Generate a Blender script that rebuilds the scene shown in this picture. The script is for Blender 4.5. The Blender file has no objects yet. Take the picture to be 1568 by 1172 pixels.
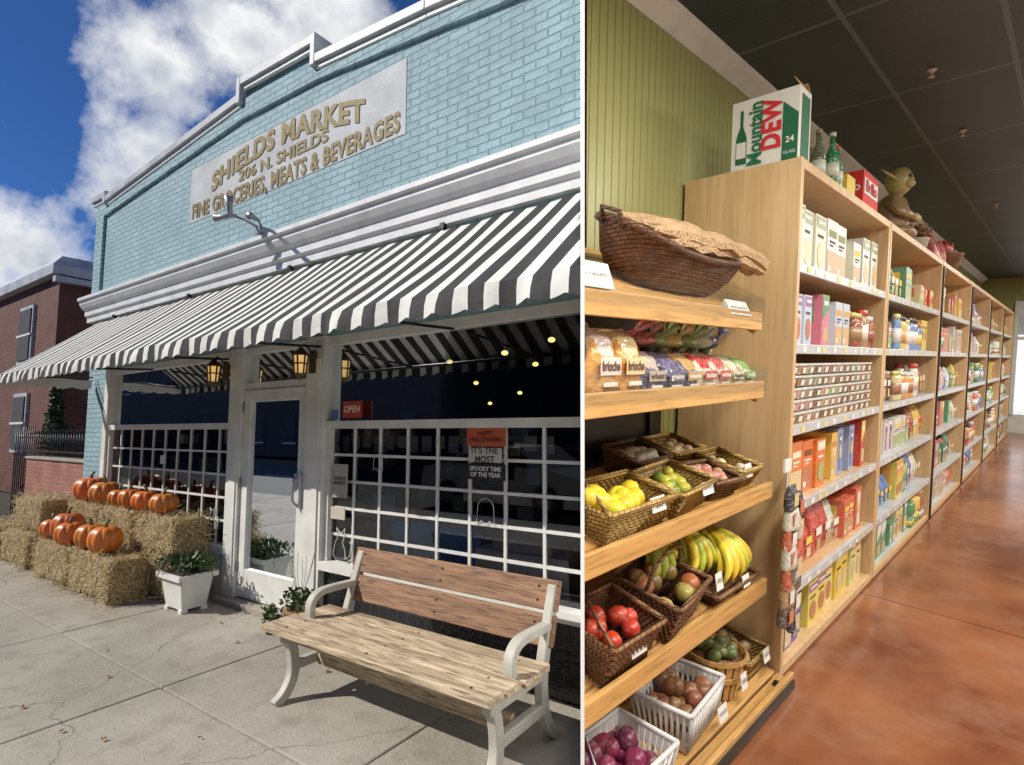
import bpy, bmesh, math, random
from mathutils import Vector, Matrix, noise
random.seed(7)
scn=bpy.context.scene
PI=math.pi
# ------------------------------------------------------------------ frames
pitch=math.radians(5.11)
CAM=Vector((0,0,1.65))
cX=Vector((1,0,0)); cY=Vector((0,-math.sin(pitch),math.cos(pitch))); cF=Vector((0,math.cos(pitch),math.sin(pitch)))
# street frame: natural (s,d,z); local x=-s
ML=Matrix(((.8267,.5626,0,0),(-.5626,.8267,0,0),(0,0,1,0),(0,0,0,1)))
# shop frame: natural (a,l,z); local x=-l, y=a
a_=Vector((866,36,850)).normalized()
u_=Vector((.01486,1,-.0575)); u_=(u_-a_*u_.dot(a_)).normalized()
def c2w(v): return cX*v.x+cY*v.y+cF*v.z
aw=c2w(a_); uw=c2w(u_); xw=aw.cross(uw)
org=CAM-uw*1.55
MR=Matrix(((xw.x,aw.x,uw.x,org.x),(xw.y,aw.y,uw.y,org.y),(xw.z,aw.z,uw.z,org.z),(0,0,0,1)))

# ------------------------------------------------------------------ materials
def nt(name):
    m=bpy.data.materials.new(name); m.use_nodes=True
    t=m.node_tree; return m,t,t.nodes,t.links,t.nodes['Principled BSDF']
def mth(t,op,a,b=None,c=None):
    n=t.nodes.new('ShaderNodeMath'); n.operation=op
    for i,v in enumerate((a,b,c)):
        if v is None: continue
        if isinstance(v,(int,float)): n.inputs[i].default_value=v
        else: t.links.new(v,n.inputs[i])
    return n.outputs[0]
def mixc(t,f,a,b,bt='MIX'):
    n=t.nodes.new('ShaderNodeMix'); n.data_type='RGBA'; n.blend_type=bt
    if isinstance(f,(int,float)): n.inputs[0].default_value=f
    else: t.links.new(f,n.inputs[0])
    for i,v in ((6,a),(7,b)):
        if isinstance(v,(tuple,list)): n.inputs[i].default_value=(*v[:3],1)
        else: t.links.new(v,n.inputs[i])
    return n.outputs[2]
def ramp(t,f,a,b):
    n=t.nodes.new('ShaderNodeMapRange'); n.clamp=True
    t.links.new(f,n.inputs[0]); n.inputs[1].default_value=a; n.inputs[2].default_value=b
    return n.outputs[0]
def nz(t,vec,scale,detail=3,rough=.55):
    n=t.nodes.new('ShaderNodeTexNoise'); n.inputs['Scale'].default_value=scale; n.inputs['Detail'].default_value=detail
    n.inputs['Roughness'].default_value=rough
    if vec is not None: t.links.new(vec,n.inputs['Vector'])
    return n.outputs['Fac']
def obc(t): return t.nodes.new('ShaderNodeTexCoord').outputs['Object']
def scl(t,v,s):
    n=t.nodes.new('ShaderNodeVectorMath'); n.operation='MULTIPLY'; t.links.new(v,n.inputs[0]); n.inputs[1].default_value=s
    return n.outputs[0]
def bump(t,h,b,strength=.4,dist=.01):
    n=t.nodes.new('ShaderNodeBump'); n.inputs['Strength'].default_value=strength; n.inputs['Distance'].default_value=dist
    t.links.new(h,n.inputs['Height']); t.links.new(n.outputs[0],b.inputs['Normal'])
def plain(name,col,rough=.6,var=.15,sc=6,bp=0,metal=0,stretch=(1,1,1),bd=.004):
    m,t,N,L,b=nt(name); v=scl(t,obc(t),stretch)
    f=nz(t,v,sc,3); f2=ramp(t,f,.3,.7)
    c=mixc(t,f2,tuple(x*(1-var) for x in col),tuple(min(1,x*(1+var)) for x in col))
    L.new(c,b.inputs['Base Color']); b.inputs['Roughness'].default_value=rough; b.inputs['Metallic'].default_value=metal
    if bp: bump(t,nz(t,v,sc*8,2),b,bp,bd)
    return m
def brickmat(name,c1,c2,mortar,rough=.75,bw=.215,rh=.075,bs=.5,ms=.008):
    m,t,N,L,b=nt(name); o=obc(t)
    sp=N.new('ShaderNodeSeparateXYZ'); L.new(o,sp.inputs[0])
    cb=N.new('ShaderNodeCombineXYZ'); L.new(mth(t,'ADD',sp.outputs[0],sp.outputs[1]),cb.inputs[0]); L.new(sp.outputs[2],cb.inputs[1])
    wob=N.new('ShaderNodeTexNoise'); wob.inputs['Scale'].default_value=9; L.new(o,wob.inputs['Vector'])
    wv=scl(t,wob.outputs['Color'],(.016,.016,0)); ad=N.new('ShaderNodeVectorMath'); L.new(cb.outputs[0],ad.inputs[0]); L.new(wv,ad.inputs[1])
    br=N.new('ShaderNodeTexBrick'); L.new(ad.outputs[0],br.inputs['Vector'])
    br.inputs['Color1'].default_value=(*c1,1); br.inputs['Color2'].default_value=(*c2,1); br.inputs['Mortar'].default_value=(*mortar,1)
    br.inputs['Scale'].default_value=1; br.inputs['Brick Width'].default_value=bw; br.inputs['Row Height'].default_value=rh
    br.inputs['Mortar Size'].default_value=ms; br.inputs['Mortar Smooth'].default_value=.5
    n1=nz(t,o,2.2,3); n2=nz(t,o,30,2)
    c=mixc(t,ramp(t,n1,.35,.75),br.outputs['Color'],tuple(x*.8 for x in c2))
    c=mixc(t,mth(t,'MULTIPLY',ramp(t,n2,.58,.75),.4),c,tuple(min(1,x*1.3) for x in c1))
    n3=nz(t,scl(t,o,(5,5,.5)),2.5,3); c=mixc(t,mth(t,'MULTIPLY',ramp(t,n3,.52,.78),.4),c,tuple(x*.6 for x in c2))
    L.new(c,b.inputs['Base Color']); b.inputs['Roughness'].default_value=rough
    h=mth(t,'ADD',mth(t,'MULTIPLY',br.outputs['Fac'],-1.0),mth(t,'MULTIPLY',n2,bs))
    bump(t,h,b,1,.018)
    return m
def vcol(name,rough=.45,prt=.55,sc=45,bd=.004,bs=.2,bsc=25):
    m,t,N,L,b=nt(name); at=N.new('ShaderNodeAttribute'); at.attribute_name='Col'
    o=obc(t)
    if prt:
        f=ramp(t,nz(t,scl(t,o,(1,1,2.2)),sc,1),.56,.60)
        inv=N.new('ShaderNodeInvert'); L.new(at.outputs['Color'],inv.inputs['Color'])
        dk=mixc(t,.6,at.outputs['Color'],inv.outputs['Color'])
        c=mixc(t,mth(t,'MULTIPLY',f,prt),at.outputs['Color'],dk)
    else: c=at.outputs['Color']
    L.new(c,b.inputs['Base Color']); b.inputs['Roughness'].default_value=rough
    if bs: bump(t,nz(t,o,bsc,2),b,bs,bd)
    return m
def wood(name,c1,c2,rough=.5,axis=0,sc=1.0,dark=.5,bs=.3):
    m,t,N,L,b=nt(name); st=[18,18,18]; st[axis]=1.2
    v=scl(t,obc(t),tuple(x*sc for x in st)); f=nz(t,v,1.6,4,.6); g=nz(t,v,6,2); k=nz(t,scl(t,obc(t),tuple(x*sc*.35 for x in st)),2,2)
    c=mixc(t,ramp(t,f,.35,.65),c1,c2); c=mixc(t,mth(t,'MULTIPLY',ramp(t,g,.50,.66),dark),c,tuple(x*.40 for x in c1)); c=mixc(t,mth(t,'MULTIPLY',ramp(t,k,.52,.70),dark),c,tuple(x*.6 for x in c1))
    L.new(c,b.inputs['Base Color']); b.inputs['Roughness'].default_value=rough; bump(t,g,b,bs,.003)
    return m
M={}
M['brick']=brickmat('painted_powder_blue_brick',(.305,.46,.515),(.27,.415,.475),(.20,.33,.385),bs=.5,bw=.2,rh=.066)
M['redbrick']=brickmat('red_brick',(.17,.05,.035),(.11,.035,.025),(.15,.12,.10))
M['fbrick']=brickmat('garden_brick',(.40,.16,.11),(.30,.11,.08),(.35,.30,.27))
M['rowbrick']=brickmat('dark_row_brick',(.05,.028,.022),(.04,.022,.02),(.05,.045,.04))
M['blacktile']=brickmat('black_tile',(.02,.022,.025),(.015,.017,.02),(.10,.10,.10),rough=.2,bw=.1,rh=.1,ms=.003)
M['white']=plain('white_paint',(.68,.68,.65),.45,.10,5,.15)
M['cornice']=plain('cornice_paint',(.62,.63,.65),.5,.12,4,.2)
M['coping']=plain('coping_metal',(.38,.40,.43),.5,.25,3,.2)
M['signbg']=plain('faded_sign_paint',(.42,.445,.475),.7,.16,3,.4,bd=.01)
M['signtx']=plain('olive_gold_lettering',(.185,.135,.022),.65,.25,20)
M['black']=plain('black_paint',(.02,.02,.02),.4,.2,8)
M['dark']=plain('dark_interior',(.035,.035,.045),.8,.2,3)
M['iron']=plain('wrought_iron',(.015,.015,.017),.4,.2,8)
M['metal']=plain('grey_metal',(.28,.29,.31),.4,.15,8,0,.5)
M['carpaint']=plain('silver_car_paint',(.5,.5,.52),.25,.05,3,0,.5)
M['brass']=plain('aged_brass',(.12,.08,.035),.4,.2,10,0,.7)
M['plast']=plain('beige_plastic',(.44,.425,.38),.6,.15,6,.15)
M['seatwood']=wood('weathered_wood',(.40,.30,.19),(.64,.53,.38),.85,0,1,.95,.8)
M['backwood']=wood('stained_wood',(.19,.10,.055),(.33,.18,.095),.65,0,1,.8,.5)
M['maple']=wood('maple_plywood',(.60,.40,.20),(.70,.49,.27),.4,2,.5,.2)
M['oak']=wood('oak_shelf',(.55,.30,.095),(.66,.39,.14),.36,1,.7,.45)
M['rail']=plain('shelf_price_rail',(.52,.54,.56),.3,.1,6)
M['carton']=vcol('printed_carton',.4,.30,70,bs=0)
M['film']=vcol('shiny_packaging',.16,.35,60,.014,.8,30)
M['flat']=vcol('dyed_surface',.6,0,30,bs=0)
M['skin']=vcol('produce_skin',.35,.12,30)
M['paper']=plain('white_paper',(.75,.74,.70),.7,.05,8)
M['ink']=plain('ink',(.03,.03,.03),.6,.1,8)
M['kraft']=plain('kraft_paper',(.50,.33,.18),.7,.18,10,.9,bd=.02)
M['soil']=plain('potting_soil',(.04,.03,.02),.9,.3,20,.5)
M['street']=plain('asphalt',(.05,.05,.052),.85,.25,3,.5)
M['ground']=plain('ground_soil',(.10,.10,.06),.9,.3,1,.4)
def leafm(name,c):
    m,t,N,L,b=nt(name)
    f=nz(t,obc(t),9,2); L.new(mixc(t,ramp(t,f,.3,.7),tuple(x*.5 for x in c),tuple(x*1.5 for x in c)),b.inputs['Base Color']); b.inputs['Roughness'].default_value=.5
    return m
M['leaf']=leafm('green_leaves',(.06,.10,.03)); M['ever']=leafm('evergreen_leaves',(.025,.06,.02))
M['deadleaf']=plain('dry_leaf',(.25,.14,.06),.7,.3,10)
# concrete
m,t,N,L,b=nt('sidewalk_concrete'); o=obc(t)
f1=nz(t,o,.9,5,.6); f2=nz(t,o,90,2); f3=nz(t,o,5,4,.7)
c=mixc(t,ramp(t,f1,.3,.7),(.25,.23,.19),(.38,.355,.305)); c=mixc(t,mth(t,'MULTIPLY',ramp(t,f3,.50,.70),.6),c,(.19,.17,.135))
c=mixc(t,mth(t,'MULTIPLY',ramp(t,f2,.55,.75),.5),c,(.48,.45,.39))
sp5=nz(t,o,38,2); c=mixc(t,mth(t,'MULTIPLY',ramp(t,sp5,.68,.73),.6),c,(.10,.08,.065))
vo=N.new('ShaderNodeTexVoronoi'); vo.feature='DISTANCE_TO_EDGE'; vo.inputs['Scale'].default_value=.42
wn=N.new('ShaderNodeTexNoise'); wn.inputs['Scale'].default_value=3; wn.inputs['Detail'].default_value=4; L.new(o,wn.inputs['Vector'])
ad=N.new('ShaderNodeVectorMath'); L.new(o,ad.inputs[0]); L.new(scl(t,wn.outputs['Color'],(.35,.35,0)),ad.inputs[1]); L.new(ad.outputs[0],vo.inputs['Vector'])
cr=ramp(t,vo.outputs['Distance'],.0028,.0006); c=mixc(t,mth(t,'MULTIPLY',cr,.6),c,(.08,.075,.065))
L.new(c,b.inputs['Base Color']); b.inputs['Roughness'].default_value=.9
bump(t,mth(t,'ADD',f2,sp5),b,.5,.007); M['conc']=m
# awning stripes
m,t,N,L,b=nt('striped_canvas'); o=obc(t); sp=N.new('ShaderNodeSeparateXYZ'); L.new(o,sp.inputs[0])
fr=mth(t,'FRACT',mth(t,'DIVIDE',mth(t,'ADD',sp.outputs[0],20.02),.19)); st=mth(t,'GREATER_THAN',fr,.46)
n_=nz(t,scl(t,o,(6,1,1)),1.5,3)
w=mixc(t,ramp(t,n_,.3,.7),(.56,.56,.54),(.72,.72,.70)); k=mixc(t,ramp(t,n_,.3,.7),(.012,.012,.014),(.035,.035,.038))
L.new(mixc(t,st,w,k),b.inputs['Base Color']); b.inputs['Roughness'].default_value=.8; bump(t,nz(t,o,5,3),b,.6,.03); M['canvas']=m
# straw
m,t,N,L,b=nt('straw'); o=obc(t); v=scl(t,o,(14,60,90)); f=nz(t,v,1.3,3,.7); f2=nz(t,o,6,2)
c=mixc(t,ramp(t,f,.38,.62),(.13,.085,.03),(.62,.48,.25)); c=mixc(t,mth(t,'MULTIPLY',ramp(t,f2,.5,.7),.4),c,(.24,.18,.08))
L.new(c,b.inputs['Base Color']); b.inputs['Roughness'].default_value=.8; bump(t,f,b,1,.03); M['straw']=m
m,t,N,L,b=nt('loose_straw'); o=obc(t); f=nz(t,o,40,1); L.new(mixc(t,ramp(t,f,.35,.65),(.30,.21,.09),(.72,.58,.33)),b.inputs['Base Color']); b.inputs['Roughness'].default_value=.7; M['straw2']=m
# glass
m,t,N,L,b=nt('window_glass'); N.remove(b); out=N['Material Output']
tr=N.new('ShaderNodeBsdfTransparent'); tr.inputs[0].default_value=(.70,.73,.75,1); gl=N.new('ShaderNodeBsdfGlossy'); gl.inputs['Roughness'].default_value=.01; gl.inputs[0].default_value=(.8,.85,.9,1)
fr=N.new('ShaderNodeFresnel'); fr.inputs[0].default_value=1.5; fa=mth(t,'ADD',mth(t,'MULTIPLY',fr.outputs[0],.95),.055)
mx=N.new('ShaderNodeMixShader'); L.new(fa,mx.inputs[0]); L.new(tr.outputs[0],mx.inputs[1]); L.new(gl.outputs[0],mx.inputs[2]); L.new(mx.outputs[0],out.inputs[0]); M['glass']=m
m,t,N,L,b=nt('clear_acrylic'); N.remove(b); out=N['Material Output']
tr=N.new('ShaderNodeBsdfTransparent'); tr.inputs[0].default_value=(.95,.96,.96,1); gl=N.new('ShaderNodeBsdfGlossy'); gl.inputs['Roughness'].default_value=.08
mx=N.new('ShaderNodeMixShader'); mx.inputs[0].default_value=.05; L.new(tr.outputs[0],mx.inputs[1]); L.new(gl.outputs[0],mx.inputs[2]); L.new(mx.outputs[0],out.inputs[0]); M['acryl']=m
def emis(name,c,s):
    m,t,N,L,b=nt(name); b.inputs['Emission Color'].default_value=(*c,1); b.inputs['Emission Strength'].default_value=s; b.inputs['Base Color'].default_value=(*c,1)
    m.cycles.emission_sampling='NONE'; return m
M['bulb']=emis('warm_bulb',(1,.75,.25),2.0); M['lamp']=emis('ceiling_lamp_diffuser',(1,.97,.9),2.0); M['lantern']=emis('lantern_glow',(1,.62,.22),.5)
# shop floor
m,t,N,L,b=nt('stained_concrete_floor'); o=obc(t); f1=nz(t,o,.9,5,.62); f2=nz(t,o,4,4,.6); f3=nz(t,o,60,2)
c=mixc(t,ramp(t,f1,.35,.65),(.17,.055,.027),(.36,.145,.065)); c=mixc(t,mth(t,'MULTIPLY',ramp(t,f2,.5,.72),.55),c,(.31,.165,.11)); c=mixc(t,mth(t,'MULTIPLY',ramp(t,f3,.6,.8),.3),c,(.12,.055,.035))
sp=N.new('ShaderNodeSeparateXYZ'); L.new(o,sp.inputs[0])
def groove(val,per,off,wd):
    fr=mth(t,'FRACT',mth(t,'DIVIDE',mth(t,'ADD',val,off),per)); return mth(t,'LESS_THAN',fr,wd/per)
j=mth(t,'MAXIMUM',groove(sp.outputs[0],4.8,12.5,.010),groove(sp.outputs[1],2.95,1.5,.012))
c=mixc(t,mth(t,'MULTIPLY',j,.8),c,(.05,.02,.015)); L.new(c,b.inputs['Base Color'])
L.new(mth(t,'ADD',mth(t,'MULTIPLY',f2,.22),.08),b.inputs['Roughness']); bump(t,mth(t,'SUBTRACT',mth(t,'MULTIPLY',f2,.4),j),b,.2,.004); M['floor']=m
# ceiling
m,t,N,L,b=nt('black_ceiling_tile'); o=obc(t); sp=N.new('ShaderNodeSeparateXYZ'); L.new(o,sp.inputs[0])
j=mth(t,'MAXIMUM',groove(sp.outputs[0],.61,10.12,.026),groove(sp.outputs[1],1.22,.35,.026))
c=mixc(t,ramp(t,nz(t,o,1.2,3),.3,.7),(.026,.038,.045),(.042,.056,.064)); c=mixc(t,ramp(t,nz(t,o,90,2),.6,.75),c,(.015,.022,.026)); c=mixc(t,j,c,(.10,.125,.14)); L.new(c,b.inputs['Base Color']); b.inputs['Roughness'].default_value=.45
bump(t,nz(t,o,120,1),b,.5,.006); M['ceil']=m
# beadboard
m,t,N,L,b=nt('green_beadboard'); o=obc(t); sp=N.new('ShaderNodeSeparateXYZ'); L.new(o,sp.inputs[0])
g1=mth(t,'PINGPONG',sp.outputs[1],.03); j=ramp(t,g1,.004,.0)
c=mixc(t,ramp(t,nz(t,o,1,3),.3,.7),(.35,.35,.13),(.41,.41,.17)); c=mixc(t,mth(t,'MULTIPLY',j,.55),c,(.17,.17,.06)); L.new(c,b.inputs['Base Color']); b.inputs['Roughness'].default_value=.35
bump(t,mth(t,'MULTIPLY',j,-1),b,.8,.008); M['bead']=m
def weave(name,c1,c2):
    m,t,N,L,b=nt(name); o=obc(t); sp=N.new('ShaderNodeSeparateXYZ'); L.new(o,sp.inputs[0])
    cb=N.new('ShaderNodeCombineXYZ'); L.new(mth(t,'ADD',sp.outputs[0],sp.outputs[1]),cb.inputs[0]); L.new(sp.outputs[2],cb.inputs[1])
    br=N.new('ShaderNodeTexBrick'); L.new(cb.outputs[0],br.inputs['Vector']); br.inputs['Color1'].default_value=(*c1,1); br.inputs['Color2'].default_value=(*c2,1); br.inputs['Mortar'].default_value=(*[x*.25 for x in c1],1)
    br.inputs['Scale'].default_value=1; br.inputs['Brick Width'].default_value=.032; br.inputs['Row Height'].default_value=.014; br.inputs['Mortar Size'].default_value=.0022; br.inputs['Mortar Smooth'].default_value=1
    c=mixc(t,ramp(t,nz(t,o,12,2),.4,.7),br.outputs['Color'],tuple(x*.6 for x in c1))
    L.new(c,b.inputs['Base Color']); b.inputs['Roughness'].default_value=.5; bump(t,mth(t,'MULTIPLY',br.outputs['Fac'],-1),b,1,.006); return m
M['wick']=weave('honey_wicker',(.50,.31,.08),(.60,.40,.13)); M['dwick']=weave('dark_wicker',(.12,.05,.025),(.19,.085,.04)); M['bwick']=weave('brown_splint',(.26,.12,.05),(.34,.18,.08))

# ------------------------------------------------------------------ builder
class MB:
    def __init__(s,name,frame='L',parent=None): s.n=name; s.f=frame; s.p=parent; s.v=[]; s.fc=[]; s.mi=[]; s.col=[]; s.sm=[]; s.mats=[]
    def mat(s,m):
        m=M[m] if isinstance(m,str) else m
        if m not in s.mats: s.mats.append(m)
        return s.mats.index(m)
    def add(s,vs,fs,m,col=None,smooth=False):
        k=len(s.v); s.v+= [tuple(v) for v in vs]; i=s.mat(m)
        for f in fs: s.fc.append([k+q for q in f]); s.mi.append(i); s.col.append(col or (1,1,1)); s.sm.append(smooth)
    def hexa(s,p,m,col=None): s.add(p,[(0,1,2,3),(4,5,6,7),(0,1,5,4),(1,2,6,5),(2,3,7,6),(3,0,4,7)],m,col)
    def box(s,a0,a1,b0,b1,c0,c1,m,col=None):
        s.hexa([(a0,b0,c0),(a1,b0,c0),(a1,b1,c0),(a0,b1,c0),(a0,b0,c1),(a1,b0,c1),(a1,b1,c1),(a0,b1,c1)],m,col)
    def quad(s,p,m,col=None): s.add(p,[tuple(range(len(p)))],m,col)
    def prism(s,pts,ext,m,col=None):
        n=len(pts); e=Vector(ext); q=[tuple(Vector(p)+e) for p in pts]
        s.add(list(pts)+q,[tuple(range(n)),tuple(range(n,2*n))]+[(i,(i+1)%n,n+(i+1)%n,n+i) for i in range(n)],m,col)
    def tube(s,path,rad,m,seg=8,col=None,smooth=True,flat=1):
        path=[Vector(p) for p in path]; n=len(path)
        if not isinstance(rad,(list,tuple)): rad=[rad]*n
        vs=[]; prev=None
        for i,p in enumerate(path):
            d=(path[min(i+1,n-1)]-path[max(i-1,0)]).normalized()
            if prev is None: q=d.orthogonal().normalized()
            else: q=(prev-d*prev.dot(d)).normalized()
            prev=q; r=d.cross(q)
            for k in range(seg):
                t=2*PI*(k+.5)/seg; vs.append(p+(q*math.cos(t)+r*math.sin(t)*flat)*rad[i])
        fs=[(i*seg+k,i*seg+(k+1)%seg,(i+1)*seg+(k+1)%seg,(i+1)*seg+k) for i in range(n-1) for k in range(seg)]
        fs+=[tuple(range(seg)),tuple((n-1)*seg+k for k in range(seg))]
        s.add(vs,fs,m,col,smooth)
    def lathe(s,c,prof,m,seg=16,col=None,smooth=True):
        vs=[];n=len(prof)
        for r,z in prof:
            for k in range(seg):
                t=2*PI*k/seg; vs.append((c[0]+r*math.cos(t),c[1]+r*math.sin(t),c[2]+z))
        fs=[(i*seg+k,i*seg+(k+1)%seg,(i+1)*seg+(k+1)%seg,(i+1)*seg+k) for i in range(n-1) for k in range(seg)]
        fs+=[tuple(range(seg)),tuple((n-1)*seg+k for k in range(seg))]
        s.add(vs,fs,m,col,smooth)
    def ell(s,c,r,m,col=None,seg=14,rings=8,rot=None,jit=0,fr=2.2):
        if not isinstance(r,(tuple,list)): r=(r,r,r)
        vs=[];R=rot or Matrix.Identity(3)
        for i in range(rings+1):
            ph=PI*i/rings
            for k in range(seg):
                t=2*PI*k/seg; v=Vector((math.sin(ph)*math.cos(t)*r[0],math.sin(ph)*math.sin(t)*r[1],math.cos(ph)*r[2]))
                if jit: v*=1+jit*noise.noise(v*(fr/max(r))+Vector(c)*7)
                vs.append(Vector(c)+R@v)
        fs=[(i*seg+k,i*seg+(k+1)%seg,(i+1)*seg+(k+1)%seg,(i+1)*seg+k) for i in range(rings) for k in range(seg)]
        s.add(vs,fs,m,col,True)
    def text(s,body,o,rt,up,w,m,size=None,bold=.0,warp=None,col=None):
        cu=bpy.data.curves.new('tmp','FONT'); cu.body=body; cu.size=1; cu.align_x='CENTER'; cu.align_y='CENTER'; cu.offset=bold; cu.resolution_u=3; cu.space_line=.95; cu.space_character=1.08 if bold>.03 else 1
        ob=bpy.data.objects.new('tmp',cu); bpy.context.collection.objects.link(ob); bpy.context.view_layer.update()
        me=ob.evaluated_get(bpy.context.evaluated_depsgraph_get()).to_mesh()
        xs=[v.co.x for v in me.vertices]; W=max(xs)-min(xs); cx=(max(xs)+min(xs))/2; k=w/W; ky=size if size else k
        o=Vector(o); rt=Vector(rt); up=Vector(up); vs=[]
        for v in me.vertices:
            x=(v.co.x-cx)*k; y=v.co.y*ky
            if warp: y+=warp(x/(w/2))
            vs.append(o+rt*x+up*y)
        s.add(vs,[tuple(p.vertices) for p in me.polygons],m,col)
        ob.evaluated_get(bpy.context.evaluated_depsgraph_get()).to_mesh_clear(); bpy.data.objects.remove(ob)
    def done(s,bevel=0,cut=True):
        MM=ML if s.f=='L' else (MR if s.f=='R' else Matrix.Identity(4))
        loc=[]
        if s.f=='L': dv=Vector((-ML[0][0],-ML[1][0],0)); lim=105.0
        elif s.f=='R': dv=aw; lim=111.0
        MI=MM.inverted()
        for v in s.v:
            p=Vector((-v[0],v[1],v[2])) if s.f=='L' else (Vector((-v[1],v[0],v[2])) if s.f=='R' else Vector(v))
            if cut and s.f in 'LR':
                w=MM@p-CAM; g=lambda q:850*q.dot(cX)-lim*q.dot(cF)
                gv=g(w)
                if (s.f=='L' and gv>0) or (s.f=='R' and gv<0):
                    k=-gv/g(dv); w=w+dv*k; p=MI@(w+CAM)
            loc.append(p)
        me=bpy.data.meshes.new(s.n); me.from_pydata(loc,[],s.fc)
        for m in s.mats: me.materials.append(m)
        at=me.color_attributes.new('Col','FLOAT_COLOR','CORNER')
        for p,i,c,sm in zip(me.polygons,s.mi,s.col,s.sm):
            p.material_index=i; p.use_smooth=sm
            for q in p.loop_indices: at.data[q].color=(*c,1)
        bm=bmesh.new(); bm.from_mesh(me); bmesh.ops.recalc_face_normals(bm,faces=bm.faces); bm.to_mesh(me); bm.free()
        ob=bpy.data.objects.new(s.n,me); bpy.context.collection.objects.link(ob)
        if s.p is not None: ob.parent=s.p
        else: ob.matrix_world=MM
        if bevel:
            bv=ob.modifiers.new('bevel','BEVEL'); bv.width=bevel; bv.segments=2; bv.limit_method='ANGLE'; bv.angle_limit=math.radians(50)
        return ob
def empty(name,frame):
    e=bpy.data.objects.new(name,None); e.matrix_world=ML if frame=='L' else MR; bpy.context.collection.objects.link(e); return e
R=random.uniform
def jit(c,a=.15): return tuple(max(0,min(1,x*(1+R(-a,a)))) for x in c)

# ================================================================== STREET SIDE
b=MB('ground','W'); b.quad([(-400,-400,-.20),(400,-400,-.20),(400,400,-.20),(-400,400,-.20)],'ground'); b.done()
b=MB('road'); b.quad([(-60,-12.5,-.15),(130,-12.5,-.15),(130,-2.55,-.15),(-60,-2.55,-.15)],'street')
for i in range(-10,30): b.quad([(i*4,-7.6,-.146),(i*4+2,-7.6,-.146),(i*4+2,-7.45,-.146),(i*4,-7.45,-.146)],'white')
b.done(cut=False)
b=MB('sidewalk')
b.box(-20,60,-2.5,9,-.19,-.03,'soil')
ds=[-2.36,-.98,.42,1.83,3.45]
si=-13.5
while si<50:
    for i in range(4):
        g=.005; b.box(si+g,si+1.75-g,ds[i]+g,ds[i+1]-g,-.12,0+R(-.003,.002),'conc')
    si+=1.75
b.box(-14,50,-2.55,-2.37,-.19,.0,'conc')
b.done(bevel=.008,cut=False)
b=MB('fallen_leaves')
for i in range(16):
    s_,d_=R(2.5,8),R(.6,3.0)
    r=R(.012,.025); t0=R(0,6); pts=[(s_+r*(1 if k%2 else .5)*math.cos(t0+k*PI/4),d_+r*(1 if k%2 else .5)*math.sin(t0+k*PI/4),.006+R(0,.012)) for k in range(8)]
    b.quad(pts,'deadleaf')
for i in range(600):
    s_,d_=R(5.6,9),2.32-abs(random.gauss(0,.12)); t0=R(0,PI); ln=R(.02,.07); c_,n_=math.cos(t0)*ln,math.sin(t0)*ln; b.quad([(s_,d_,.006),(s_+c_,d_+n_,.008),(s_+c_+.003,d_+n_+.003,.008),(s_+.003,d_+.003,.006)],'straw2')
b.done()

# --- the market building
P=empty('brick_market_building','L')
DW=3.10
roof=[(9.5,4.98),(9.5,5.06),(9.05,5.05),(9.02,4.98),(5.62,5.27),(5.60,5.45),(4.34,5.41),(4.32,5.20),(2.9,5.09),(1.3,4.94)]
b=MB('facade_wall',parent=P)
b.prism([(9.35,DW,2.5)]+[(min(s,9.42),DW,z-.06) for s,z in roof]+[(1.3,DW,2.5)],(0,.25,0),'brick')
b.box(8.74,9.35,DW,DW+.25,0,2.498,'brick')
b.done()
b=MB('raised_brick_border',parent=P)
rf=[(9.35,4.95),(9.02,4.95),(5.62,5.22),(4.32,5.15),(2.9,5.03),(1.3,4.88)]
inn=[(9.12,4.72),(5.62,5.0),(4.32,4.97),(2.9,4.83),(1.3,4.68)]
def tz(s):
    for (a0,c0),(a1,c1) in zip(rf,rf[1:]):
        if a1<=s<=a0: return c0+(c1-c0)*(a0-s)/(a0-a1) if a0!=a1 else c0
    return 4.9
for i in range(len(inn)-1):
    (s0,z0),(s1,z1)=inn[i],inn[i+1]
    b.prism([(s0,DW-.035,z0),(s1,DW-.035,z1),(s1,DW-.035,tz(s1)),(s0,DW-.035,tz(s0))],(0,.033,0),'brick')
b.box(9.122,9.38,DW-.035,DW-.002,3.6,4.94,'brick')
b.done()
b=MB('roof_coping',parent=P)
for i in range(1,len(roof)-1):
    (s0,z0),(s1,z1)=roof[i],roof[i+1]
    if abs(s0-s1)<.05:
        b.box(s1-.02,s0+.03,DW-.085,DW+.33,min(z0,z1)-.11,max(z0,z1)+.002,'coping'); continue
    b.prism([(s0,DW-.08,z0-.09),(s1,DW-.08,z1-.09),(s1,DW-.08,z1),(s0,DW-.08,z0)],(0,.4,0),'coping')
    b.prism([(s0,DW-.05,z0-.14),(s1,DW-.05,z1-.14),(s1,DW-.05,z1-.092),(s0,DW-.05,z0-.092)],(0,.04,0),'cornice')
b.done(bevel=.008)
b=MB('cornice',parent=P)
prof=[(0,3.20),(-.05,3.20),(-.05,3.27),(-.08,3.29),(-.08,3.36),(-.12,3.39),(-.15,3.44),(-.15,3.48),(-.18,3.49),(-.18,3.53),(0,3.55)]
b.prism([(9.42,DW-.003+p[0],p[1]) for p in prof],(-8.3,0,0),'cornice')
b.done()
b=MB('building_body',parent=P)
b.box(9.1,9.35,DW+.252,9,0,4.6,'redbrick'); b.quad([(9.1,DW+.25,2.75),(1.3,DW+.25,2.75),(4.0,9,2.75),(9.1,9,2.75)],'dark')
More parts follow.
